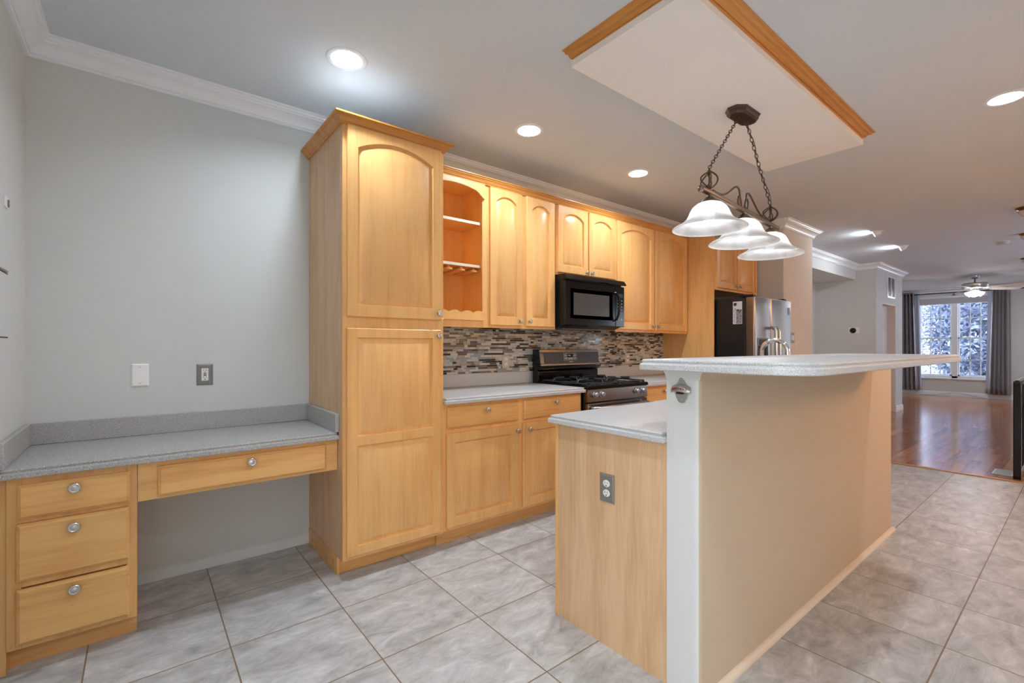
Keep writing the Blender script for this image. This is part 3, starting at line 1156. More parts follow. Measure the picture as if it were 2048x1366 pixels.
MB().loops([V3(oq, 0.916), V3(inset(oq, 0.002), 0.922), V3(inset(oq, 0.030), 0.920), V3(inset(oq, 0.034), 0.905), V3(inset(oq, 0.05), 0.735), V3(inset(oq, 0.09), 0.722)], cap0=False).build('basin', M_STEEL, t, smooth=50)
MB().lathe([(0.045, 0), (0.045, 0.003), (0.03, 0.003), (0.028, 0.001)], P(3.11, 1.77, 0.7225), 'z', 20).build('drain', M_CHROME, t)

# gooseneck tap
t = thing('kitchen_faucet', 'chrome gooseneck tap rising behind the bar top, in front of the fridge', 'faucet', P(3.16, 2.03, 0.915))
MB().lathe([(0.030, 0.0), (0.030, 0.006), (0.024, 0.012), (0.021, 0.05), (0.019, 0.06), (0.0135, 0.07)], P(3.16, 2.03, 0.9155), 'z', 24).build('base', M_CHROME, t)
pts = [P(3.16, 2.03, 0.98), P(3.16, 2.03, 1.08), P(3.16, 2.03, 1.17)]
R = 0.068
for k in range(1, 13):
    a = math.pi * k / 12
    pts.append(P(3.16, 2.03 - R + R * math.cos(a), 1.195 + R * math.sin(a)))
pts.append(P(3.16, 2.03 - 2 * R, 1.13))
MB().tube(pts, 0.0125, 14).build('spout', M_CHROME, t, smooth=80)
MB().lathe([(0.015, 0), (0.016, 0.02), (0.014, 0.09), (0.012, 0.10)], P(3.16, 2.03 - 2 * R, 1.06), 'z', 16).build('spray_head', M_CHROME, t)
MB().tube([P(3.16, 2.03, 0.965), P(3.20, 2.03, 0.975), P(3.27, 2.03, 0.995)], 0.007, 10).build('lever', M_CHROME, t)

# raised bar top
plan = rounded([(1.800, 2.050), (3.92, 2.050), (3.94, 2.590), (3.87, 2.625), (1.800, 2.600)], [0.012, 0.02, 0.02, 0.04, 0.13], 10)
mb = MB()
slab(mb, plan, 1.184)
o = mb.build('bar_top', M_COUNT, smooth=30)
tag(o, 'raised speckled laminate bar top with rounded corner on the island half wall', 'bar top')

# ------------------------------------------------------------------ appliances
def text_mesh(body, size, m, parent, origin, xdir, zdir, name='lettering', depth=0.0008):
    """raised lettering lying in the plane spanned by xdir / zdir"""
    cu = bpy.data.curves.new(name, 'FONT')
    cu.body = body
    cu.size = size
    cu.align_x = 'CENTER'
    cu.align_y = 'CENTER'
    cu.extrude = depth
    tmp = bpy.data.objects.new('tmp', cu)
    COL.objects.link(tmp)
    bpy.context.view_layer.update()
    me = bpy.data.meshes.new_from_object(tmp.evaluated_get(bpy.context.evaluated_depsgraph_get()))
    bpy.data.objects.remove(tmp)
    xd, zd = Vector(xdir).normalized(), Vector(zdir).normalized()
    nd = xd.cross(zd)
    o0 = Vector(origin) - WL[parent.name]
    for v in me.vertices:
        v.co = o0 + xd * v.co.x + zd * v.co.y + nd * v.co.z
    me.materials.clear()
    me.materials.append(m)
    ob = bpy.data.objects.new(name, me)
    COL.objects.link(ob)
    ob.parent = parent
    WL[ob.name] = WL[parent.name]
    return ob


# ---- gas range
t = thing('gas_range', 'black and stainless freestanding gas range between the two worktops', 'stove', P(3.457, 0.33, 0))
X0, X1 = 3.0765, 3.8385
MB().box(X0, X1, 0.02, 0.625, 0.03, 0.900).build('body', M_BLACK, t, bevel=0.003)
for x in (X0 + 0.05, X1 - 0.05):
    for d in (0.08, 0.56):
        MB().lathe([(0.018, 0), (0.018, 0.03)], P(x, d, 0), 'z', 12).build('foot', M_BLACKM, t)
# cooktop with a raised rim
mb = MB()
oq = [(X0, -0.665), (X1, -0.665), (X1, -0.075), (X0, -0.075)]
mb.loops([V3(oq, 0.897), V3(oq, 0.917), V3(inset(oq, 0.006), 0.924), V3(inset(oq, 0.018), 0.924), V3(inset(oq, 0.030), 0.914)], cap0=True)
mb.build('cooktop', M_BLACK, t, smooth=40)
# backguard
mb = MB()
mb.prism([P(X0, 0.022, 0.90), P(X0, 0.100, 0.90), P(X0, 0.100, 1.010), P(X0, 0.082, 1.030), P(X0, 0.082, 1.055), P(X0, 0.120, 1.060), P(X0, 0.098, 1.200), P(X0, 0.022, 1.205)], (X1 - X0, 0, 0))
bgd = mb.build('backguard', M_BLACK, t, bevel=0.003)


def on_slope(x, s, lift=0.0):
    """point on the slanted control face, s = 0 at the bottom, 1 at the top"""
    d = 0.120 + (0.098 - 0.120) * s + lift
    return P(x, d, 1.060 + 0.140 * s)


def slope_plate(x0, x1, s0, s1, l0, l1):
    return MB().loops([[on_slope(x0, s0, l0), on_slope(x1, s0, l0), on_slope(x1, s1, l0), on_slope(x0, s1, l0)],
                       [on_slope(x0, s0, l1), on_slope(x1, s0, l1), on_slope(x1, s1, l1), on_slope(x0, s1, l1)]])


mb = MB()
for q in ((X0 + 0.004, X1 - 0.004, 0.0, 0.13), (X0 + 0.004, X1 - 0.004, 0.82, 1.0), (X0 + 0.004, X0 + 0.045, 0.13, 0.82), (X1 - 0.012, X1 - 0.004, 0.13, 0.82)):
    m2 = slope_plate(*q, -0.004, 0.008)
    me_ = bpy.data.meshes.new('x')
    m2.bm.to_mesh(me_)
    mb.bm.from_mesh(me_)
mb.build('stainless_frame', M_STEEL, bgd, bevel=0.002)
slope_plate(X0 + 0.045, X1 - 0.012, 0.13, 0.82, -0.004, 0.003).build('control_panel', M_GREYD, bgd)
slope_plate(3.365, 3.535, 0.30, 0.80, 0.003, 0.004).build('touch_panel', M_STEELD, bgd)
slope_plate(3.415, 3.485, 0.52, 0.73, 0.0035, 0.0046).build('clock_display', M_BLACK, bgd)
for (a, b, c, d) in ((3.425, 3.434, 0.60, 0.66), (3.437, 3.446, 0.60, 0.66), (3.449, 3.458, 0.60, 0.66), (3.374, 3.386, 0.62, 0.67), (3.390, 3.404, 0.60, 0.65), (3.376, 3.386, 0.42, 0.47), (3.392, 3.404, 0.40, 0.48),
                     (3.424, 3.436, 0.38, 0.46), (3.442, 3.456, 0.38, 0.46), (3.462, 3.476, 0.38, 0.46), (3.496, 3.510, 0.60, 0.66), (3.514, 3.524, 0.60, 0.66), (3.498, 3.508, 0.40, 0.46), (3.514, 3.526, 0.44, 0.48), (3.43, 3.475, 0.20, 0.245)):
    slope_plate(a, b, c, d, 0.004, 0.0052).build('button', M_MARK, bgd, smooth=0)
# burners and grates
for (x, d, r) in ((3.265, 0.23, 0.036), (3.265, 0.50, 0.046), (3.650, 0.23, 0.042), (3.650, 0.50, 0.050), (3.457, 0.365, 0.040)):
    MB().lathe([(r + 0.012, 0), (r + 0.010, 0.008), (r, 0.010), (r, 0.016), (r - 0.012, 0.019), (0, 0.020)], P(x, d, 0.914), 'z', 20).build('burner', M_IRON, t)
for (a, b) in ((X0 + 0.035, 3.452), (3.462, X1 - 0.035)):
    mb = MB()
    zt = 0.962
    g0, g1 = 0.115, 0.640
    q = 0.006
    # outer ring sits low, raised fingers over each burner
    for (p0, p1) in (((a, g0), (b, g0)), ((a, g1), (b, g1)), ((a, g0), (a, g1)), ((b, g0), (b, g1)), ((a, (g0 + g1) / 2), (b, (g0 + g1) / 2))):
        mb.box(min(p0[0], p1[0]) - q, max(p0[0], p1[0]) + q, min(p0[1], p1[1]) - q, max(p0[1], p1[1]) + q, 0.932, 0.944)
    for cx_ in ((a + b) / 2,):
        for cd_ in (0.235, 0.510):
            for dx, dd in ((1, 0), (-1, 0), (0, 1), (0, -1)):
                ex, ed = cx_ + dx * (b - a) / 2 * 0.97, cd_ + dd * 0.125
                sx, sd = cx_ + dx * 0.035, cd_ + dd * 0.035
                mb.tube([P(ex, ed, 0.938), P(cx_ + dx * (b - a) * 0.42, cd_ + dd * 0.115, zt), P(sx, sd, zt + 0.002)], 0.0075, 6)
    for x in (a, b):
        for d in (g0, g1):
            mb.box(x - 0.008, x + 0.008, d - 0.008, d + 0.008, 0.915, 0.934)
    mb.build('grate', M_IRON, t, bevel=0.0015)
# control strip with four knobs
mb = MB()
mb.prism([P(X0 + 0.004, 0.625, 0.800), P(X0 + 0.004, 0.662, 0.800), P(X0 + 0.004, 0.655, 0.896), P(X0 + 0.004, 0.625, 0.896)], (X1 - X0 - 0.008, 0, 0))
st = mb.build('control_strip', M_STEEL, t, bevel=0.002)
for x in (3.158, 3.236, 3.682, 3.762):
    MB().lathe([(0.026, 0), (0.026, 0.004), (0.021, 0.008), (0.0195, 0.026), (0.017, 0.030), (0, 0.031)], P(x, 0.658, 0.855), 'd', 20).build('control_knob', M_STEELB, st)
MB().box(X0 + 0.006, X1 - 0.006, 0.625, 0.660, 0.205, 0.788).build('oven_door', M_STEEL, t, bevel=0.004)
od = [o for o in t.children if o.name.startswith('oven_door')][0]
MB().box(X0 + 0.13, X1 - 0.13, 0.6595, 0.6615, 0.36, 0.66).build('oven_window', M_BLACK, od)
hp = [P(X0 + 0.045, 0.665, 0.752), P(X0 + 0.045, 0.700, 0.756), P(X0 + 0.075, 0.712, 0.756), P(X1 - 0.075, 0.712, 0.756), P(X1 - 0.045, 0.700, 0.756), P(X1 - 0.045, 0.665, 0.752)]
MB().tube(hp, 0.0135, 12).build('handle', M_STEELB, od, smooth=60)
MB().box(X0 + 0.006, X1 - 0.006, 0.625, 0.655, 0.045, 0.195).build('drawer', M_STEEL, t, bevel=0.004)

# ---- over-the-range microwave
t = thing('microwave', 'black over-the-range microwave under the short wall cabinet', 'microwave', P(3.463, 0.2, 1.399))
X0, X1, Z0, Z1 = 3.0855, 3.8415, 1.400, 1.8205
mb = MB()
mb.prism([P(X0, 0.004, Z0 - 0.020), P(X0, 0.30, Z0 - 0.020), P(X0, 0.375, Z0 + 0.006), P(X0, 0.375, Z1), P(X0, 0.004, Z1)], (X1 - X0, 0, 0))
mb.build('body', M_BLACKM, t, bevel=0.003)
# visor
mb = MB()
mb.prism([P(X0, 0.375, Z1), P(X0, 0.410, Z1 - 0.004), P(X0, 0.436, Z1 - 0.040), P(X0, 0.428, Z1 - 0.048), P(X0, 0.375, Z1 - 0.046)], (X1 - X0, 0, 0))
mb.build('vent_visor', M_BLACK, t, bevel=0.002)
XD = 3.715
MB().box(X0, XD, 0.375, 0.412, Z0 + 0.004, Z1 - 0.056).build('door', M_BLACK, t, bevel=0.005)
dr = [o for o in t.children if o.name.startswith('door')][0]
oq = rounded([(X0 + 0.052, Z0 + 0.052), (XD - 0.035, Z0 + 0.052), (XD - 0.035, Z1 - 0.110), (X0 + 0.052, Z1 - 0.110)], [0.012] * 4, 5)
VD = lambda q, d: [P(x, d, z) for x, z in q]
MB().loops([VD(oq, 0.411), VD(oq, 0.4135), VD(inset(oq, 0.004), 0.4135), VD(inset(oq, 0.006), 0.412)]).build('door_inset', M_BLACK, dr, smooth=30)
MB().box(X0 + 0.095, XD - 0.085, 0.4115, 0.4128, Z0 + 0.088, Z1 - 0.150).build('door_window', M_SCREEN, dr)
pts = [P(XD - 0.028, 0.412, Z1 - 0.118), P(XD - 0.012, 0.436, Z1 - 0.122), P(XD - 0.010, 0.458, Z1 - 0.165), P(XD - 0.010, 0.464, Z1 - 0.225), P(XD - 0.010, 0.456, Z0 + 0.115), P(XD - 0.012, 0.434, Z0 + 0.065), P(XD - 0.028, 0.412, Z0 + 0.056)]
MB().tube(pts, 0.012, 12, flat=0.8).build('handle', M_BLACK, dr, smooth=70)
cp = MB().box(XD + 0.003, X1, 0.375, 0.411, Z0 + 0.004, Z1 - 0.056).build('control_panel', M_BLACK, t, bevel=0.004)
MB().box(XD + 0.030, X1 - 0.025, 0.4105, 0.4122, Z1 - 0.155, Z1 - 0.120).build('clock_display', mat('dim display', srgb(52, 66, 70), 0.2), cp)
for r in range(5):
    for c in range(3):
        MB().box(XD + 0.034 + c * 0.025, XD + 0.043 + c * 0.025, 0.4105, 0.4120, Z1 - 0.185 - r * 0.028, Z1 - 0.178 - r * 0.028).build('button', M_MARK, cp, smooth=0)
MB().lathe([(0.009, 0), (0.008, 0.003)], P(XD + 0.083, 0.4105, Z0 + 0.068), 'd', 14).build('button', M_MARK, cp)
MB().lathe([(0.005, 0), (0.004, 0.003)], P(XD + 0.047, 0.4105, Z0 + 0.070), 'd', 12).build('button', M_MARK, cp)
MB().box(X0 + 0.10, X1 - 0.1, 0.05, 0.28, Z0 - 0.024, Z0 - 0.0195).build('grease_filter', M_STEELD, t)

# ---- refrigerator
t = thing('refrigerator', 'side by side stainless refrigerator with black sides and water dispenser', 'refrigerator', P(5.57, 0.5, 0))
X0, X1 = 5.130, 6.020
MB().box(X0, X1, 0.04, 0.895, 0.03, 1.722).build('body', mat('textured black side', srgb(22, 21, 22), 0.38), t, bevel=0.004)
MB().box(X0, X1, 0.895, 0.905, 0.06, 1.715).build('gasket', M_DARK, t)
for a, b in ((X0, 5.498), (5.504, X1)):
    q = rounded([(a, -0.905), (b, -0.905), (b, -0.990), (a, -0.990)][::-1], [0.018, 0.018, 0.0, 0.0], 5)
    mb = MB()
    mb.loops([V3(q, 0.075), V3(q, 1.722)])
    d_ = mb.build('door', M_STEEL, t, bevel=0.003, smooth=40)
    hx = 5.455 if a == X0 else 5.548
    hs = 1 if a == X0 else -1
    pts = [P(hx, 0.988, 1.410), P(hx, 1.020, 1.425), P(hx, 1.046, 1.415), P(hx, 1.055, 1.385), P(hx, 1.058, 1.10), P(hx, 1.058, 0.90), P(hx, 1.055, 0.62), P(hx, 1.046, 0.590), P(hx, 1.020, 0.580), P(hx, 0.988, 0.595)]
    MB().tube(pts, 0.0125, 12).build('handle', M_NICKEL, d_, smooth=60)
    if a == X0:
        # dispenser recess
        mb = MB()
        oq = [(5.185, 0.92), (5.425, 0.92), (5.425, 1.315), (5.185, 1.315)]
        mb.loops([VD(oq, 0.986), VD(oq, 0.994), VD(inset(oq, 0.012), 0.994)], cap1=True)
        mb.build('dispenser_frame', M_STEELD, d_, bevel=0.002)
        MB().box(5.200, 5.412, 0.993, 0.9955, 0.935, 1.235).build('dispenser_cavity', M_BLACK, d_)
        MB().box(5.225, 5.395, 0.9935, 0.9965, 1.245, 1.300).build('dispenser_panel', M_BLACKM, d_)
        MB().lathe([(0.024, 0), (0.026, 0.05), (0.016, 0.075), (0.014, 0.10)], P(5.315, 1.012, 1.115), 'z', 14).build('dispenser_spout', M_BLACKM, d_)
    MB().box(hx - hs * 0.35, hx - hs * 0.29, 0.86, 0.985, 1.722, 1.742).build('hinge_cover', M_BLACKM, t, bevel=0.004)
MB().box(5.925, 5.965, 0.9895, 0.9925, 1.57, 1.65).build('badge', M_STEELD, t, bevel=0.001)

# paper held on the fridge side
t = thing('magnetic_flyer', 'white printed flyer stuck on the black side of the refrigerator', 'flyer', P(5.129, 0.82, 1.455))
MB().box(5.1280, 5.1295, 0.775, 0.868, 1.455, 1.683).build('sheet', mat('flyer paper', srgb(222, 220, 224), 0.5), t)
MB().lathe([(0.017, 0), (0.017, 0.0006)], P(5.1279, 0.798, 1.655), '-x', 18).build('printed_disc', mat('dark print', srgb(62, 52, 50), 0.5), t)
mb = MB()
r3 = random.Random(5)
for k in range(16):
    d = 0.780 + 0.016 * r3.random()
    z = 1.615 - k * 0.0095
    mb.box(5.1274, 5.1281, d, d + 0.006 + 0.012 * r3.random(), z - 0.005, z)
mb.build('printed_text', mat('grey print', srgb(110, 104, 108), 0.5), t)
mb = MB()
for k in range(20):
    d = 0.812 + 0.046 * r3.random()
    z = 1.462 + 0.13 * r3.random()
    mb.box(5.1273, 5.1281, d, d + 0.004 + 0.006 * r3.random(), z, z + 0.010 + 0.012 * r3.random())
mb.build('printed_picture', mat('violet grey print', srgb(82, 74, 88), 0.5), t)
MB().box(5.1276, 5.1281, 0.809, 0.866, 1.458, 1.602).build('picture_ground', mat('grey picture ground', srgb(150, 148, 154), 0.5), t)

# ------------------------------------------------------------------ lamps
def can_light(x, d, label):
    t = thing('recessed_ceiling_light', label, 'ceiling light', P(x, d, HC - 0.005), 'recessed can lights')
    MB().lathe([(0.072, 0.004), (0.074, -0.004), (0.090, -0.006), (0.097, -0.003), (0.098, 0.0), (0.074, 0.001)], P(x, d, HC), 'z', 40, cap=False).build('trim_ring', M_TRIM, t, smooth=50)
    MB().lathe([(0.074, 0.0), (0.070, 0.008), (0.064, 0.014), (0.054, 0.026), (0.049, 0.032)], P(x, d, HC), 'z', 40, cap=False).build('baffle', M_TRIM, t, smooth=50)
    MB().lathe([(0.0495, 0.0), (0.038, -0.004), (0.02, -0.006), (0.0, -0.0065)], P(x, d, HC + 0.030), 'z', 32, cap=False).build('lens', M_LENS, t, smooth=50)
    MB().lathe([(0.080, 0.002), (0.080, 0.10), (0.0, 0.10)], P(x, d, HC), 'z', 24, cap=False).build('housing', M_DARK, t)
    return t


lab = ['recessed round ceiling light above the desk, nearest the left wall', 'recessed round ceiling light in front of the open shelf cabinet',
       'recessed round ceiling light in front of the microwave cabinet', 'recessed round ceiling light at the right edge of the photo']
c0 = can_light(*CANS[0], lab[0])
for (x, d), l in list(zip(CANS, lab))[1:]:
    copy_thing(c0, P(x - CANS[0][0], d - CANS[0][1], 0), l)
for k, (x, d) in enumerate(CANS_ADDED):
    copy_thing(c0, P(x - CANS[0][0], d - CANS[0][1], 0), 'recessed round ceiling light added out of frame for ambient fill', 'added can lights out of frame')

# ---- island pendant
PD = 1.777
t = thing('island_pendant_light', 'bronze chain-hung pendant bar with three alabaster glass shades above the island', 'pendant light', P(3.185, PD, 2.604))
q = rounded([(3.055, -PD - 0.062), (3.315, -PD - 0.062), (3.315, -PD + 0.062), (3.055, -PD + 0.062)], [0.0] * 4)
q = [(3.055, -PD - 0.026), (3.100, -PD - 0.064), (3.270, -PD - 0.064), (3.315, -PD - 0.026), (3.315, -PD + 0.026), (3.270, -PD + 0.064), (3.100, -PD + 0.064), (3.055, -PD + 0.026)]
MB().loops([V3(q, 2.604), V3(q, 2.598), V3(inset(q, 0.006), 2.592), V3(inset(q, 0.010), 2.576), V3(inset(q, 0.022), 2.568)]).build('canopy', M_BRONZE, t, smooth=25)


def bar_z(x):
    return 2.031 - 0.030 * (x - 3.185) / 0.46


def chain(a, b, parent, nlinks):
    a, b = Vector(a), Vector(b)
    ax = (b - a).normalized()
    u = Vector((0, -1, 0))
    v = ax.cross(u).normalized()
    mb = MB()
    L_ = (b - a).length / nlinks
    for k in range(nlinks):
        c = a + ax * L_ * (k + 0.5)
        s = (u * 0.6 + v * 0.8) if k % 2 else (u * 0.8 - v * 0.6)
        pts = []
        for j in range(14):
            an = 2 * math.pi * j / 14
            pts.append(c + ax * (L_ * 0.62) * math.cos(an) + s * 0.0082 * math.sin(an))
        mb.tube(pts, 0.0023, 6, closed=True)
    return mb.build('chain', M_BRONZE, parent, smooth=60)


XA, XB = 2.800, 3.556
chain(P(3.140, PD, 2.572), P(XA, PD, bar_z(XA) + 0.130), t, 21)
chain(P(3.228, PD, 2.570), P(XB, PD, bar_z(XB) + 0.130), t, 21)
# wire that winds along the far chain
pts = []
for k in range(25):
    u = k / 24
    p = P(3.215, PD, 2.570).lerp(P(XB + 0.01, PD, bar_z(XB) + 0.125), u)
    pts.append(p + Vector((0.010 * math.sin(u * 9), 0.008 * math.cos(u * 11), 0.010 * math.sin(u * math.pi))))
MB().tube(pts, 0.0022, 6).build('cord', mat('brown cord', srgb(74, 62, 54), 0.5), t, smooth=60)
b0, b1 = 2.730, 3.640
mb = MB()
mb.tube([P(b0, PD, bar_z(b0)), P(b1, PD, bar_z(b1))], 0.0165, 18)
mb.lathe([(0.0, -0.020), (0.012, -0.018), (0.018, -0.010), (0.0185, 0.0), (0.016, 0.010), (0.010, 0.014)], P(b0 - 0.008, PD, bar_z(b0)), (1, 0, -0.065), 18)
mb.lathe([(0.010, -0.014), (0.016, -0.010), (0.0185, 0.0), (0.018, 0.010), (0.012, 0.018), (0.0, 0.020)], P(b1 + 0.008, PD, bar_z(b1)), (1, 0, -0.065), 18)
mb.build('bar', M_BRONZEL, t, smooth=50)
for xc in (XA, XB):
    zb = bar_z(xc) + 0.015
    mb = MB()
    mb.tube([P(xc, PD, zb), P(xc, PD, zb + 0.108)], 0.0050, 8)
    mb.lathe([(0.011, 0), (0.009, 0.008), (0.004, 0.014), (0.004, 0.022)], P(xc, PD, zb + 0.095), 'z', 12)
    for k in range(6):
        a0 = 2 * math.pi * k / 6
        pts = []
        for j in range(13):
            u = j / 12
            r = 0.048 * math.sin(math.pi * u) ** 0.75
            an = a0 + 1.1 * u
            pts.append(P(xc + r * math.cos(an), PD + r * math.sin(an), zb + 0.004 + 0.094 * u))
        mb.tube(pts, 0.0040, 7)
    mb.build('twisted_cage', M_BRONZE, t, smooth=60)
for s in (-1, 1):
    xm = 3.186
    base = [(0.345, 0.022), (0.30, 0.020), (0.25, 0.026), (0.20, 0.044), (0.150, 0.075), (0.105, 0.106), (0.072, 0.118), (0.046, 0.108), (0.026, 0.080), (0.012, 0.045), (0.010, 0.022), (0.022, 0.012), (0.040, 0.020), (0.050, 0.042), (0.048, 0.064), (0.038, 0.074)]
    pts = []
    for k, (u, z) in enumerate(base):
        x = xm + s * u
        pts.append(P(x, PD + s * 0.006 * (k > 7), bar_z(x) + z))
    # smooth by subdividing (Catmull-Rom)
    sm = []
    for i in range(len(pts) - 1):
        p0, p1, p2, p3 = pts[max(i - 1, 0)], pts[i], pts[i + 1], pts[min(i + 2, len(pts) - 1)]
        for j in range(4):
            u = j / 4
            sm.append(0.5 * ((2 * p1) + (p2 - p0) * u + (2 * p0 - 5 * p1 + 4 * p2 - p3) * u * u + (3 * p1 - p0 - 3 * p2 + p3) * u ** 3))
    sm.append(pts[-1])
    MB().tube(sm, 0.0056, 8).build('scroll', M_BRONZE, t, smooth=70)
for k, xc in enumerate((XA, 3.187, XB)):
    zb = bar_z(xc)
    fit = MB().lathe([(0.010, -0.012), (0.012, -0.022), (0.026, -0.030), (0.034, -0.040), (0.042, -0.052), (0.043, -0.060), (0.036, -0.060)], P(xc, PD, zb), 'z', 24).build('fitter', M_BRONZEL, t, smooth=40)
    zt = zb - 0.052
    prof = [(0.036, 0.002), (0.046, -0.004), (0.066, -0.012), (0.085, -0.028), (0.098, -0.050), (0.107, -0.072), (0.117, -0.090), (0.136, -0.108), (0.160, -0.122), (0.180, -0.132), (0.189, -0.139), (0.190, -0.142)]
    inn = [(r - 0.004, h - 0.001) for r, h in prof]
    mb = MB()
    mb.lathe(prof + inn[::-1], P(xc, PD, zt), 'z', 56, cap=False)
    mb.build('glass_shade', M_SHADE, t, smooth=60)
    MB().lathe([(0.013, -0.004), (0.014, -0.036), (0.022, -0.052), (0.030, -0.074), (0.031, -0.088), (0.026, -0.104), (0.014, -0.114), (0.0, -0.117)], P(xc, PD, zt), 'z', 20).build('bulb', M_BULB, t, smooth=70)

# ---- eyeball spotlights washing the hall ceiling and wall
def eyeball(x, d, label):
    t = thing('eyeball_ceiling_light', label, 'ceiling light', P(x, d, HC))
    MB().lathe([(0.042, -0.003), (0.070, -0.007), (0.078, -0.003), (0.078, 0.0)], P(x, d, HC), 'z', 28, cap=False).build('trim_ring', M_TRIM, t, smooth=50)
    ax = Vector((-0.15, 0.88, -0.45)).normalized()
    c = P(x, d, HC - 0.018)
    MB().lathe([(0.022, -0.055), (0.043, -0.036), (0.046, 0.0), (0.043, 0.022), (0.038, 0.025), (0.037, 0.014)], c, ax, 24).build('eyeball', M_TRIM, t, smooth=50)
    MB().lathe([(0.037, 0.016), (0.0, 0.0165)], c, ax, 24, cap=False).build('lamp_face', M_FACE, t)
    return t


M_FACE = mat('lit spot face', srgb(255, 255, 255), 0.4, emit=(0.92, 0.97, 1.04, 1), es=75.0)
e0 = eyeball(7.56, 1.38, 'nearer white eyeball spotlight on the ceiling beyond the pendant')
copy_thing(e0, P(8.88 - 7.56, 1.368 - 1.38, 0), 'farther white eyeball spotlight on the ceiling toward the living room')

# ---- brass ceiling spotlights at the right edge
def brass_light(x, d, label):
    t = thing('brass_ceiling_light', label, 'ceiling light', P(x, d, HC), 'brass ceiling lights along the stair side')
    MB().lathe([(0.085, 0.0), (0.085, -0.012), (0.070, -0.022), (0.045, -0.030), (0.045, -0.040)], P(x, d, HC), 'z', 28).build('canopy', M_BRASS, t, smooth=40)
    MB().lathe([(0.070, -0.036), (0.062, -0.060), (0.040, -0.085), (0.020, -0.095), (0.0, -0.096)], P(x, d, HC), 'z', 24, cap=False).build('glass_bowl', M_SHADE, t, smooth=60)
    MB().lathe([(0.012, -0.042), (0.018, -0.056), (0.016, -0.070), (0.0, -0.076)], P(x, d, HC), 'z', 14).build('bulb', M_WARMB, t, smooth=60)
    return t


M_CHB = mat('added chandelier bulb', srgb(255, 240, 210), 0.4, emit=(1.0, 0.50, 0.20, 1), es=72.0)
bl = brass_light(7.52, 2.645, 'nearest brass ceiling light cut by the right edge of the photo')
copy_thing(bl, P(9.17 - 7.52, 2.535 - 2.62, 0), 'middle brass ceiling light of the three along the right edge')
copy_thing(bl, P(11.60 - 7.52, 2.385 - 2.62, 0), 'farthest brass ceiling light of the three along the right edge')

# chandelier added out of frame for warm fill; metal cups keep it off the ceiling
CX, CD = 5.2, 4.0
t = thing('added_warm_chandelier', 'brass chandelier added out of frame for warm fill light', 'chandelier', P(CX, CD, HC))
MB().lathe([(0.07, 0), (0.07, -0.015), (0.02, -0.03), (0.008, -0.04), (0.008, -0.80)], P(CX, CD, HC), 'z', 20).build('stem', M_BRASS, t)
for k in range(5):
    a = 2 * math.pi * k / 5
    c, s = math.cos(a), math.sin(a)
    MB().tube([P(CX, CD, 1.87), P(CX + 0.12 * c, CD + 0.12 * s, 1.95), P(CX + 0.24 * c, CD + 0.24 * s, 1.94), P(CX + 0.27 * c, CD + 0.27 * s, 1.88)], 0.008, 8).build('arm', M_BRASS, t)
    MB().lathe([(0.012, 0.0), (0.035, -0.012), (0.062, -0.045), (0.060, -0.045), (0.033, -0.015)], P(CX + 0.27 * c, CD + 0.27 * s, 1.88), 'z', 20, cap=True).build('cup', M_BRASS, t)
    MB().lathe([(0.012, -0.02), (0.024, -0.04), (0.030, -0.065), (0.022, -0.085), (0.0, -0.095)], P(CX + 0.27 * c, CD + 0.27 * s, 1.88), 'z', 14).build('bulb', M_CHB, t)

M_SMOKE = mat('unlit white plastic', srgb(196, 194, 194), 0.45)  # white plastic greyed to look unlit
# ---- smoke detector
t = thing('smoke_detector', 'round white smoke detector on the ceiling near the right edge', 'smoke detector', P(9.6, 2.30, HC))
MB().lathe([(0.068, 0.0), (0.070, -0.010), (0.066, -0.028), (0.055, -0.038), (0.0, -0.040)], P(9.6, 2.30, HC), 'z', 28).build('body', M_SMOKE, t, smooth=40)
MB().lathe([(0.075, 0.0), (0.075, -0.008), (0.069, -0.009)], P(9.6, 2.30, HC), 'z', 28, cap=False).build('base_ring', M_WHITE, t)

# ------------------------------------------------------------------ plates, outlets, small things
def plate_front(x0, x1, z0, z1, m, parent, d=0.0, th=0.006):
    o = [(x0, z0), (x1, z0), (x1, z1), (x0, z1)]
    return MB().loops([VD(o, d + 0.0002), VD(o, d + th * 0.45), VD(inset(o, 0.006), d + th)]).build('cover_plate', m, parent, smooth=20)


def slots(mb, cx_, cz_, f, s=1.0):
    """the two slots and the ground hole of one receptacle"""
    for dx, h in ((-0.0064, 0.0042), (0.0064, 0.0035)):
        f(mb, cx_ + dx * s - 0.0010 * s, cx_ + dx * s + 0.0010 * s, cz_ + 0.004 * s - h * s, cz_ + 0.004 * s + h * s)
    f(mb, cx_ - 0.0024 * s, cx_ + 0.0024 * s, cz_ - 0.0105 * s, cz_ - 0.0058 * s)


t = thing('blank_wall_plate', 'blank white wall plate with two screws above the desk', 'wall plate', P(0.412, 0, 1.023))
plate_front(0.376, 0.448, 1.023, 1.139, M_WHITEP, t)
for z in (1.040, 1.122):
    MB().lathe([(0.0036, 0), (0.003, 0.0012)], P(0.412, 0.0058, z), 'd', 12).build('screw', M_NICKEL, t)

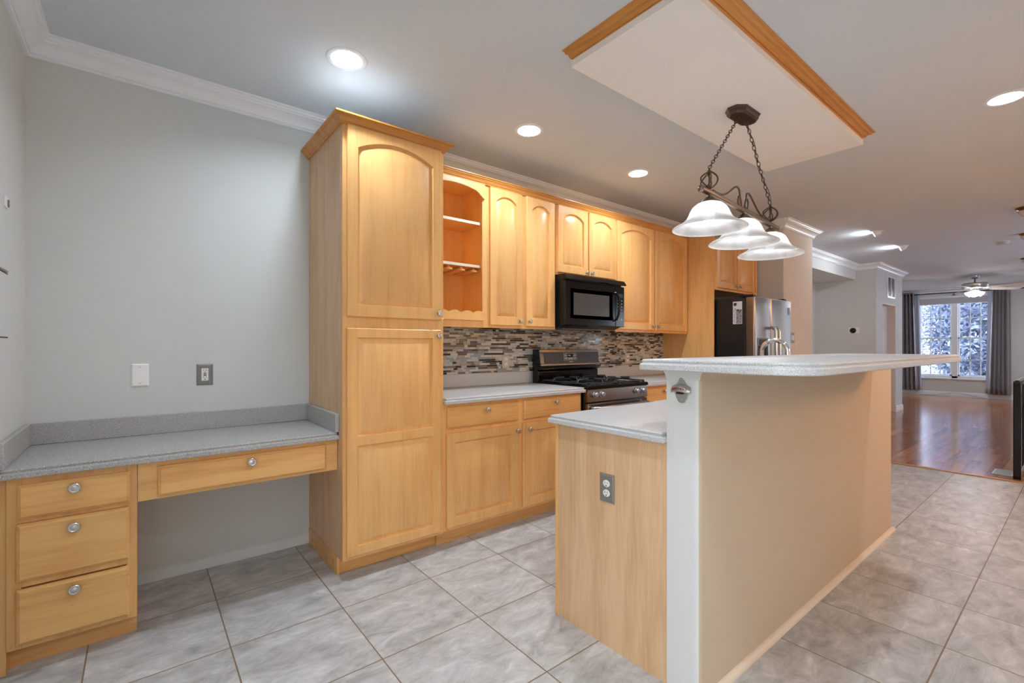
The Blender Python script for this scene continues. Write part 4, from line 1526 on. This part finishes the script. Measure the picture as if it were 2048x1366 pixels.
t = thing('gfci_outlet', 'outlet with red and black buttons in an ornate pewter plate above the desk', 'outlet', P(0.691, 0, 1.016))
plate_front(0.653, 0.729, 1.016, 1.132, M_PEWTER, t, th=0.005)
mb = MB()
for k in range(14):
    z = 1.024 + k * 0.0077
    for x in (0.6625, 0.7195):
        mb.lathe([(0.0034, 0), (0.0028, 0.0018), (0.0012, 0.0028)], P(x, 0.0045, z), 'd', 8)
for k in range(6):
    for z in (1.0255, 1.1225):
        mb.lathe([(0.0034, 0), (0.0028, 0.0018), (0.0012, 0.0028)], P(0.6735 + k * 0.007, 0.0045, z), 'd', 8)
mb.build('beaded_border', M_PEWTER, t)
fr = [(0.668, 1.033), (0.714, 1.033), (0.714, 1.115), (0.668, 1.115)]
MB().loops([VD(fr, 0.004), VD(fr, 0.0075), VD(inset(fr, 0.005), 0.0075), VD(inset(fr, 0.006), 0.0055)]).build('inner_frame', M_PEWTER, t)
rc = MB().box(0.6745, 0.7075, 1.040 - 1.035, 0.0078, 1.040, 1.108).build('receptacle', M_WHITE, t, bevel=0.001)
mb = MB()
slots(mb, 0.691, 1.094, lambda m, a, b, c, d: m.box(a, b, 0.0075, 0.0081, c, d))
slots(mb, 0.691, 1.056, lambda m, a, b, c, d: m.box(a, b, 0.0075, 0.0081, c, d))
mb.build('slots', M_DARK, rc)
MB().box(0.6835, 0.6985, 0.0078, 0.0092, 1.0765, 1.0805).build('reset_button', M_RED, rc)
MB().box(0.6845, 0.6975, 0.0078, 0.0092, 1.0675, 1.0725).build('test_button', M_DARK, rc)

t = thing('outlet', 'stone coloured double outlet in the mosaic splashback left of the stove', 'outlet', P(2.790, 0.008, 1.05))
plate_front(2.752, 2.828, 1.046, 1.155, M_STONE, t, d=0.008)
for z in (1.122, 1.080):
    rc = MB().lathe([(0.0165, 0), (0.0165, 0.0020), (0.015, 0.0024)], P(2.790, 0.0136, z), 'd', 20, sy=0.85).build('receptacle', M_WHITE, t)
    mb = MB()
    slots(mb, 2.790, z, lambda m, a, b, c, d: m.box(a, b, 0.0155, 0.0163, c, d))
    mb.build('slots', M_DARK, rc)
t = thing('light_switch', 'stone coloured switch plate in the mosaic splashback right of the stove', 'switch', P(4.41, 0.008, 1.05))
plate_front(4.372, 4.448, 1.046, 1.158, M_STONE, t, d=0.008)
MB().box(4.395, 4.425, 0.0135, 0.0155, 1.070, 1.134).build('rocker', M_WHITE, t, bevel=0.0006)
MB().box(4.405, 4.415, 0.0154, 0.020, 1.096, 1.112).build('toggle', M_GREYD, t, bevel=0.001)

M_SSP = mat('stainless plate', srgb(150, 146, 142), 0.4, 0.55)
# outlet on the end panel of the island (faces -X)
PX = 1.906
VX = lambda q, x: [P(x, d, z) for d, z in q]
t = thing('outlet', 'white double outlet in a stainless plate on the pale island end panel', 'outlet', P(PX, 1.823, 0.59))
o = [(1.786, 0.591), (1.860, 0.591), (1.860, 0.707), (1.786, 0.707)]
MB().loops([VX(o, PX - 0.0002), VX(o, PX - 0.003), VX(inset(o, 0.008), PX - 0.0062)]).build('cover_plate', M_SSP, t, smooth=15)
for z in (0.668, 0.629):
    rc = MB().lathe([(0.0172, 0), (0.0172, 0.0022), (0.016, 0.003)], P(PX - 0.0058, 1.823, z), '-x', 24, sy=0.84).build('receptacle', M_WHITE, t)
    mb = MB()
    slots(mb, 1.823, z, lambda m, a, b, c, d: m.box(PX - 0.0093, PX - 0.0084, a, b, c, d), 1.0)
    mb.build('slots', M_DARK, rc)
MB().lathe([(0.0025, 0), (0.002, 0.001)], P(PX - 0.0058, 1.823, 0.6485), '-x', 10).build('screw', M_NICKEL, t)

# bottle opener on the half wall end
PX = 1.906
t = thing('bottle_opener', 'cast metal bottle opener with red lettering on the island half wall end', 'bottle opener', P(PX, 2.158, 1.03))
CY = 2.1585
bp = [(-0.0125, -0.046), (0.0, -0.050), (0.0125, -0.046), (0.021, -0.030), (0.0245, -0.010), (0.026, 0.008), (0.014, 0.022), (0.0085, 0.032), (0.0065, 0.039), (0.0, 0.042), (-0.0065, 0.039), (-0.0085, 0.032), (-0.014, 0.022), (-0.026, 0.008), (-0.0245, -0.010), (-0.021, -0.030)]
oq = [(CY + y, 1.0785 + z) for y, z in bp]
MB().loops([VX(oq, PX - 0.0002), VX(oq, PX - 0.004), VX(inset(oq, 0.0015), PX - 0.006)]).build('back_plate', M_ALU, t, smooth=30)
# projecting hood
rows = []
for k in range(9):
    u = -1 + 2 * k / 8
    y = CY + 0.037 * u
    dr_ = 0.013 * (1 - u * u)
    zt = 1.0945 - 0.013 * abs(u) ** 1.6
    zb = 1.0640 + 0.006 * (1 - u * u)
    xo = PX - 0.006 - 0.020 * (1 - 0.75 * u * u)
    rows.append([P(PX - 0.004, y, zt + 0.004), P(xo, y, zt - 0.006), P(xo - 0.002, y, zb + 0.004), P(xo, y, zb), P(PX - 0.010, y, zb + 0.001), P(PX - 0.004, y, zb + 0.006)])
hood = MB().loops(rows).build('hood', M_ALU, t, smooth=40)
MB().box(PX - 0.018, PX - 0.006, CY - 0.012, CY + 0.010, 1.0615, 1.0695).build('opener_slot', M_DARK, hood)
for z in (1.1125, 1.040):
    MB().lathe([(0.0042, 0), (0.0036, 0.0014), (0.001, 0.002)], P(PX - 0.0058, CY, z), '-x', 12).build('screw', M_NICKEL, t)
tx = text_mesh('OPEN HERE', 0.0112, M_RED, hood, P(PX, CY, 1.0775), (0, -1, 0), (0, 0, 1), depth=0.0006)
for v in tx.data.vertices:                       # lay the letters on the curved hood
    w = v.co + WL[hood.name]
    u = (-w.y - CY) / 0.037
    w.x += -0.0280 + 0.0150 * u * u
    w.z += 0.0030 - 0.0085 * u * u
    v.co = w - WL[hood.name]

# switch plate on the column by the fridge
t = thing('light_switch', 'ornate pewter switch plate on the column wall right of the fridge', 'switch', P(6.318, 0.889, 1.275))
plate_front(6.262, 6.372, 1.272, 1.388, M_PEWTER, t, d=0.889)
for x in (6.294, 6.340):
    MB().box(x - 0.012, x + 0.012, 0.894, 0.8965, 1.30, 1.36).build('rocker', M_WHITE, t, bevel=0.0006)

# thermostat on the closet wall (faces -X)
PX = 10.25
t = thing('thermostat', 'round black thermostat on a white rectangular plate on the grey hall wall', 'thermostat', P(PX, 0.43, 1.45))
o = [(0.345, 1.455), (0.515, 1.455), (0.515, 1.565), (0.345, 1.565)]
MB().loops([VX(o, PX - 0.0003), VX(o, PX - 0.006), VX(inset(o, 0.006), PX - 0.010)]).build('back_plate', M_WHITE, t)
MB().lathe([(0.046, 0), (0.046, 0.018), (0.040, 0.022), (0.0, 0.0225)], P(PX - 0.0095, 0.425, 1.51), '-x', 28).build('dial', M_BLACK, t, smooth=40)

# return-air grille above the closet door
t = thing('return_air_grille', 'white wall return grille with two louvre columns above the closet door', 'vent', P(11.16, 0.75, 2.11))
mb = MB()
for b in ((10.93, 10.955), (11.395, 11.42), (11.163, 11.187)):
    mb.box(b[0], b[1], 0.7502, 0.762, 2.115, 2.508)
mb.box(10.955, 11.395, 0.7502, 0.762, 2.115, 2.140)
mb.box(10.955, 11.395, 0.7502, 0.762, 2.483, 2.508)
mb.build('frame', M_TRIM, t, bevel=0.002)
MB().box(10.95, 11.40, 0.7502, 0.7506, 2.13, 2.49).build('backing', M_GREYD, t)
mb = MB()
for k in range(22):
    z = 2.143 + k * 0.0155
    for a, b in ((10.955, 11.163), (11.187, 11.395)):
        mb.prism([P(a, 0.751, z + 0.008), P(a, 0.760, z), P(a, 0.761, z + 0.0015), P(a, 0.752, z + 0.0095)], (b - a, 0, 0))
mb.build('louvres', mat('grey louvre paint', srgb(186, 186, 190), 0.6), t)

# remains on the left wall: a small latch plate and a flush access panel
t = thing('wall_latch', 'small grey latch plate on the left wall at the photo edge', 'latch', P(0, 0.40, 1.77))
MB().box(0.0002, 0.004, 0.372, 0.432, 1.772, 1.814).build('plate', M_WHITEP, t, bevel=0.001)
MB().box(0.004, 0.009, 0.384, 0.396, 1.778, 1.806).build('catch', M_PEWTER, t, bevel=0.001)
t = thing('access_panel', 'flush painted access panel on the left wall above the desk', 'panel', P(0, 0.6, 1.26))
MB().box(0.0002, 0.0030, 0.372, 0.85, 1.266, 1.512).build('cover', M_WALL, t, bevel=0.0008)
MB().box(0.0001, 0.0012, 0.369, 0.853, 1.262, 1.517).build('gap', M_GAP, t)
MB().box(0.003, 0.0045, 0.385, 0.80, 1.519, 1.526).build('ledge', M_PEWTER, t)

# ------------------------------------------------------------------ far room
FAB = mat('grey satin curtain', srgb(158, 156, 162), 0.30, metal=0.2)
nt, N, L, B = nodes(FAB)
B.inputs['Sheen Weight'].default_value = 0.3
LIN = mat('pale blue curtain lining', srgb(196, 206, 224), 0.7)


def curtain(name, label, dtop, dbot, folds, lining):
    t = thing(name, label, 'curtain', P(15.91, (dtop[0] + dtop[1]) / 2, 0.11), 'grey curtains at the far window')
    rows = []
    nz, nd = 16, folds * 12
    for i in range(nz + 1):
        v = i / nz
        z = 2.60 - (2.60 - 0.11) * v
        a = dtop[0] + (dbot[0] - dtop[0]) * v
        b = dtop[1] + (dbot[1] - dtop[1]) * v
        row = []
        for k in range(nd + 1):
            u = k / nd
            amp = 0.074 + 0.012 * math.sin(u * 7 + 1)
            d = a + (b - a) * (u + 0.018 * math.sin(2 * math.pi * folds * u * 2 + v))
            row.append(P(15.91 + amp * math.sin(2 * math.pi * folds * u + 0.5 * v + 0.4), d, z))
        rows.append(row)
    mb = MB()
    mb.loops(rows, cap0=False, cap1=False, closed=False)
    c = mb.build('drape', FAB, t, smooth=80)
    sm = c.modifiers.new('thickness', 'SOLIDIFY')
    sm.thickness = 0.004
    for k in range(folds * 2):
        d = dtop[0] + (dtop[1] - dtop[0]) * (k + 0.5) / (folds * 2)
        pts = [P(15.91, d + 0.004, 2.545) + Vector((0.024 * math.cos(a), 0, 0.024 * math.sin(a))) for a in [2 * math.pi * j / 12 for j in range(12)]]
        MB().tube(pts, 0.005, 6, closed=True).build('grommet', M_BRONZE, t)
    # lining turned back at the window side
    q0, q1, b0_, b1_ = lining
    rows = []
    for i in range(nz + 1):
        v = i / nz
        z = 2.585 - (2.585 - 0.13) * v
        row = []
        for k in range(11):
            u = k / 10
            d0_, d1_ = q0 + (b0_ - q0) * v, q1 + (b1_ - q1) * v
            row.append(P(15.965 + 0.020 * math.sin(u * 6), d0_ + (d1_ - d0_) * u, z))
        rows.append(row)
    MB().loops(rows, cap0=False, cap1=False, closed=False).build('lining', LIN, t, smooth=80).modifiers.new('thickness', 'SOLIDIFY').thickness = 0.003
    return t


curtain('curtain', 'grey satin curtain hanging left of the far double window', (-0.06, 0.215), (-0.06, 0.285), 4, (0.20, 0.30, 0.26, 0.345))
curtain('curtain', 'grey satin curtain hanging right of the far double window', (1.585, 1.870), (1.530, 1.885), 5, (1.53, 1.60, 1.49, 1.55))
t = thing('curtain_rod', 'thin dark curtain rod with ball finials above the far window', 'curtain rod', P(15.91, 0.9, 2.545))
MB().tube([P(15.91, -0.10, 2.545), P(15.91, 4.55, 2.545)], 0.011, 10).build('rod', M_BLACKM, t, smooth=60)
for d in (-0.12, 4.57):
    MB().lathe([(0.006, -0.03), (0.02, -0.02), (0.028, 0.0), (0.02, 0.02), (0.0, 0.028)], P(15.91, d, 2.545), (0, 1, 0), 14).build('finial', M_BLACKM, t, smooth=60)
for d in (0.95, 2.4):
    MB().tube([P(15.91, d, 2.533), P(15.96, d, 2.50), P(16.049, d, 2.49)], 0.007, 8).build('bracket', M_BLACKM, t)
# shade rolled up in the head of the window
t = thing('roller_shade', 'pale grey roller shade pulled up at the top of the far window', 'window shade', P(16.0, 0.95, 2.28))
MB().box(16.012, 16.020, 0.275, 1.575, 2.285, 2.44).build('fabric', mat('grey shade fabric', srgb(190, 190, 194), 0.8), t)
MB().lathe([(0.026, 0), (0.026, 1.30)], P(16.012, 0.275, 2.455), 'd', 16).build('roller', M_TRIM, t)
MB().box(16.008, 16.024, 0.275, 1.575, 2.27, 2.287).build('bottom_bar', M_TRIM, t, bevel=0.003)
# thin cable along the baseboard
pts = []
for k in range(40):
    u = k / 39
    pts.append(P(15.98 - 0.03 * math.sin(u * 6), 0.30 + 1.2 * u, 0.006 + 0.09 * max(0, math.sin(u * math.pi * 1.2 - 0.6)) ** 2))
o = MB().tube(pts, 0.004, 6).build('cable', mat('grey cable', srgb(150, 150, 152), 0.5), smooth=70)
tag(o, 'thin grey cable running along the baseboard under the far window', 'cable')

# ceiling fan
FX, FD = 13.62, 1.576
t = thing('ceiling_fan', 'brushed nickel ceiling fan with pale blades and lit glass bells', 'ceiling fan', P(FX, FD, HC))
MB().lathe([(0.075, 0.0), (0.072, -0.02), (0.055, -0.055), (0.030, -0.065)], P(FX, FD, HC), 'z', 28).build('canopy', M_NICKEL, t, smooth=50)
MB().lathe([(0.013, -0.06), (0.013, -0.125), (0.025, -0.13), (0.025, -0.145)], P(FX, FD, HC), 'z', 16).build('downrod', M_STEELD, t)
MB().lathe([(0.04, -0.140), (0.185, -0.150), (0.200, -0.165), (0.200, -0.225), (0.185, -0.245), (0.08, -0.252), (0.06, -0.262)], P(FX, FD, HC), 'z', 40).build('motor', M_NICKEL, t, smooth=40)
M_BLADE = mat('pale blade', srgb(240, 236, 230), 0.35)
for k in range(5):
    a = math.radians(-44 + 72 * k)
    c, s = math.cos(a), math.sin(a)
    bl_ = []
    for (r, w) in ((0.20, 0.030), (0.27, 0.055), (0.34, 0.064), (0.72, 0.074), (0.82, 0.062), (0.845, 0.030)):
        bl_.append((r, w))
    plan = [(r, w) for r, w in bl_] + [(r, -w) for r, w in bl_[::-1]]
    top = [Vector((FX + r * c - w * s, -FD + r * s + w * c, HC - 0.262 - 0.24 * w)) for r, w in plan]
    MB().prism(top, (0, 0, 0.007)).build('blade', M_BLADE, t, bevel=0.002)
    MB().tube([Vector((FX + 0.15 * c, -FD + 0.15 * s, HC - 0.256)), Vector((FX + 0.26 * c, -FD + 0.26 * s, HC - 0.266))], 0.012, 8).build('blade_arm', M_NICKEL, t)
MB().lathe([(0.05, -0.255), (0.055, -0.29), (0.035, -0.315), (0.0, -0.32)], P(FX, FD, HC), 'z', 20).build('light_hub', M_NICKEL, t, smooth=50)
for k in range(4):
    a = math.radians(20 + 90 * k)
    dv = Vector((math.cos(a) * 0.75, math.sin(a) * 0.75, -0.62)).normalized()
    o0 = P(FX, FD, HC - 0.285) + dv * 0.05
    g = MB().lathe([(0.020, 0.0), (0.026, 0.02), (0.038, 0.050), (0.046, 0.078), (0.056, 0.100), (0.054, 0.100), (0.043, 0.076), (0.035, 0.050), (0.023, 0.022), (0.016, 0.004)], o0, dv, 22, cap=False).build('glass_bell', M_SHADE, t, smooth=60)
    MB().lathe([(0.010, 0.01), (0.021, 0.045), (0.022, 0.062), (0.015, 0.080), (0.0, 0.086)], o0, dv, 14).build('bulb', M_FANB, t, smooth=60)

# stair railing at the right edge
t = thing('stair_railing', 'black stair railing with newel post at the right edge of the photo', 'railing', P(8.2, 2.63, 0))
ND = 2.632
o = [(6.715, -ND - 0.026), (6.767, -ND - 0.026), (6.767, -ND + 0.026), (6.715, -ND + 0.026)]
MB().loops([V3(o, 0.0), V3(o, 0.885), V3(inset(o, 0.004), 0.900), V3(inset(o, 0.014), 0.912), V3(inset(o, 0.024), 0.916)]).build('newel_post', M_BLACK, t, bevel=0.006, seg=3)
MB().box(6.767, 9.80, ND - 0.030, ND + 0.030, 0.868, 0.905).build('handrail', M_BLACK, t, bevel=0.010, seg=3)
MB().box(6.767, 9.80, ND - 0.018, ND + 0.018, 0.060, 0.085).build('bottom_rail', M_BLACK, t, bevel=0.003)
for k in range(26):
    x = 6.85 + k * 0.115
    MB().lathe([(0.011, 0.085), (0.011, 0.20), (0.017, 0.25), (0.010, 0.30), (0.012, 0.55), (0.017, 0.70), (0.011, 0.75), (0.011, 0.868)], P(x, ND, 0), 'z', 10).build('baluster', M_BLACK, t, smooth=50)
MB().box(9.80, 9.85, ND - 0.026, ND + 0.026, 0, 0.915).build('newel_post', M_BLACK, t, bevel=0.006)

# floor register by the newel
t = thing('floor_register', 'pale metal floor register in the floorboards beside the black newel post', 'vent', P(6.95, 2.52, 0))
mb = MB()
for b in ((6.83, 7.11, 2.455, 2.468), (6.83, 7.11, 2.582, 2.595), (6.83, 6.843, 2.468, 2.582), (7.097, 7.11, 2.468, 2.582)):
    mb.box(b[0], b[1], b[2], b[3], 0.0005, 0.006)
mb.build('frame', M_ALU, t, bevel=0.001)
MB().box(6.843, 7.097, 2.468, 2.582, 0.0004, 0.001).build('opening', M_DARK, t)
mb = MB()
for k in range(14):
    x = 6.848 + k * 0.0178
    mb.box(x, x + 0.009, 2.468, 2.582, 0.001, 0.005)
mb.build('slats', M_ALU, t)

# ------------------------------------------------------------------ outside: lawn, road and trees
LEAF = mat('grey green leaves', srgb(112, 124, 122), 0.6)
nt, N, L, B = nodes(LEAF)
oi = N.new('ShaderNodeTexNoise')
oi.inputs['Scale'].default_value = 2.2
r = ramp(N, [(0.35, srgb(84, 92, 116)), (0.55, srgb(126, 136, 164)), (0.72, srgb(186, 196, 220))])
tc = N.new('ShaderNodeTexCoord')
L.new(tc.outputs['Object'], oi.inputs['Vector'])
L.new(oi.outputs['Fac'], r.inputs[0])
L.new(r.outputs[0], B.inputs['Base Color'])
BARK = mat('grey bark', srgb(96, 92, 90), 0.8)
bx('ground_lawn', mat('pale dry lawn', srgb(150, 156, 146), 0.9), (XW + 0.2, 70, -30, 30, -0.7, -0.6), kind='structure')
bx('ground_road', mat('pale road', srgb(196, 198, 202), 0.8), (24.0, 29.0, -30, 30, -0.62, -0.585), kind='structure')
bx('ground_patio', mat('patio paving', srgb(176, 172, 166), 0.8), (-30, -0.2, -14, 24, -0.3, -0.12), kind='structure')


def tree(x, d, h, rad, n, label, seed):
    rr = random.Random(seed)
    t = thing('tree', label, 'tree', P(x, d, -0.6), 'trees outside the far window')
    top = h * 0.55
    MB().tube([P(x, d, -0.6), P(x + 0.05, d + 0.04, top * 0.4), P(x - 0.04, d - 0.08, top), P(x, d, h * 0.85)], 0.12, 10, radii=[0.17, 0.14, 0.09, 0.03]).build('trunk', BARK, t, smooth=70)
    mb = MB()
    for k in range(7):
        a = rr.random() * 6.28
        z = top * (0.35 + 0.6 * rr.random())
        l = rad * (0.6 + 0.4 * rr.random())
        mb.tube([P(x, d, z), P(x + 0.5 * l * math.cos(a), d + 0.5 * l * math.sin(a), z + 0.35 * l), P(x + l * math.cos(a), d + l * math.sin(a), z + 0.55 * l)], 0.03, 6, radii=[0.06, 0.04, 0.015])
    mb.build('branches', BARK, t, smooth=70)
    mb = MB()
    for k in range(n * 3):
        while True:
            p = Vector((rr.uniform(-1, 1), rr.uniform(-1, 1), rr.uniform(-1, 1)))
            if 0.25 < p.length < 1:
                break
        c = P(x, d, h * 0.42) + Vector((p.x * rad, p.y * rad, p.z * h * 0.52))
        u = Vector((rr.gauss(0, 1), rr.gauss(0, 1), rr.gauss(0, 1))).normalized()
        v = u.orthogonal().normalized()
        s = 0.05 + 0.07 * rr.random()
        mb.poly([c - u * s, c + v * s * 0.5, c + u * s, c - v * s * 0.5])
    fo = mb.build('foliage', LEAF, t, smooth=0)
    return t


tree(21.5, -2.2, 5.2, 1.5, 3000, 'leafy tree seen through the left half of the far window', 1)
tree(21.0, 1.1, 4.9, 1.5, 3000, 'leafy tree seen through the right half of the far window', 2)
tree(32.0, -0.6, 7.8, 2.4, 3400, 'tall tree across the road behind the mullion of the far window', 3)
tree(33.5, -6.0, 7.6, 2.6, 3000, 'tall tree across the road at the left edge of the far window', 4)
tree(33.0, 4.6, 7.6, 2.4, 3000, 'tall tree across the road at the right edge of the far window', 5)
tree(45.0, -3.4, 12.0, 5.0, 4200, 'broad distant tree beyond the road, left of the window mullion', 6)
tree(45.0, 7.6, 12.0, 5.0, 4200, 'broad distant tree beyond the road, right of the window mullion', 7)
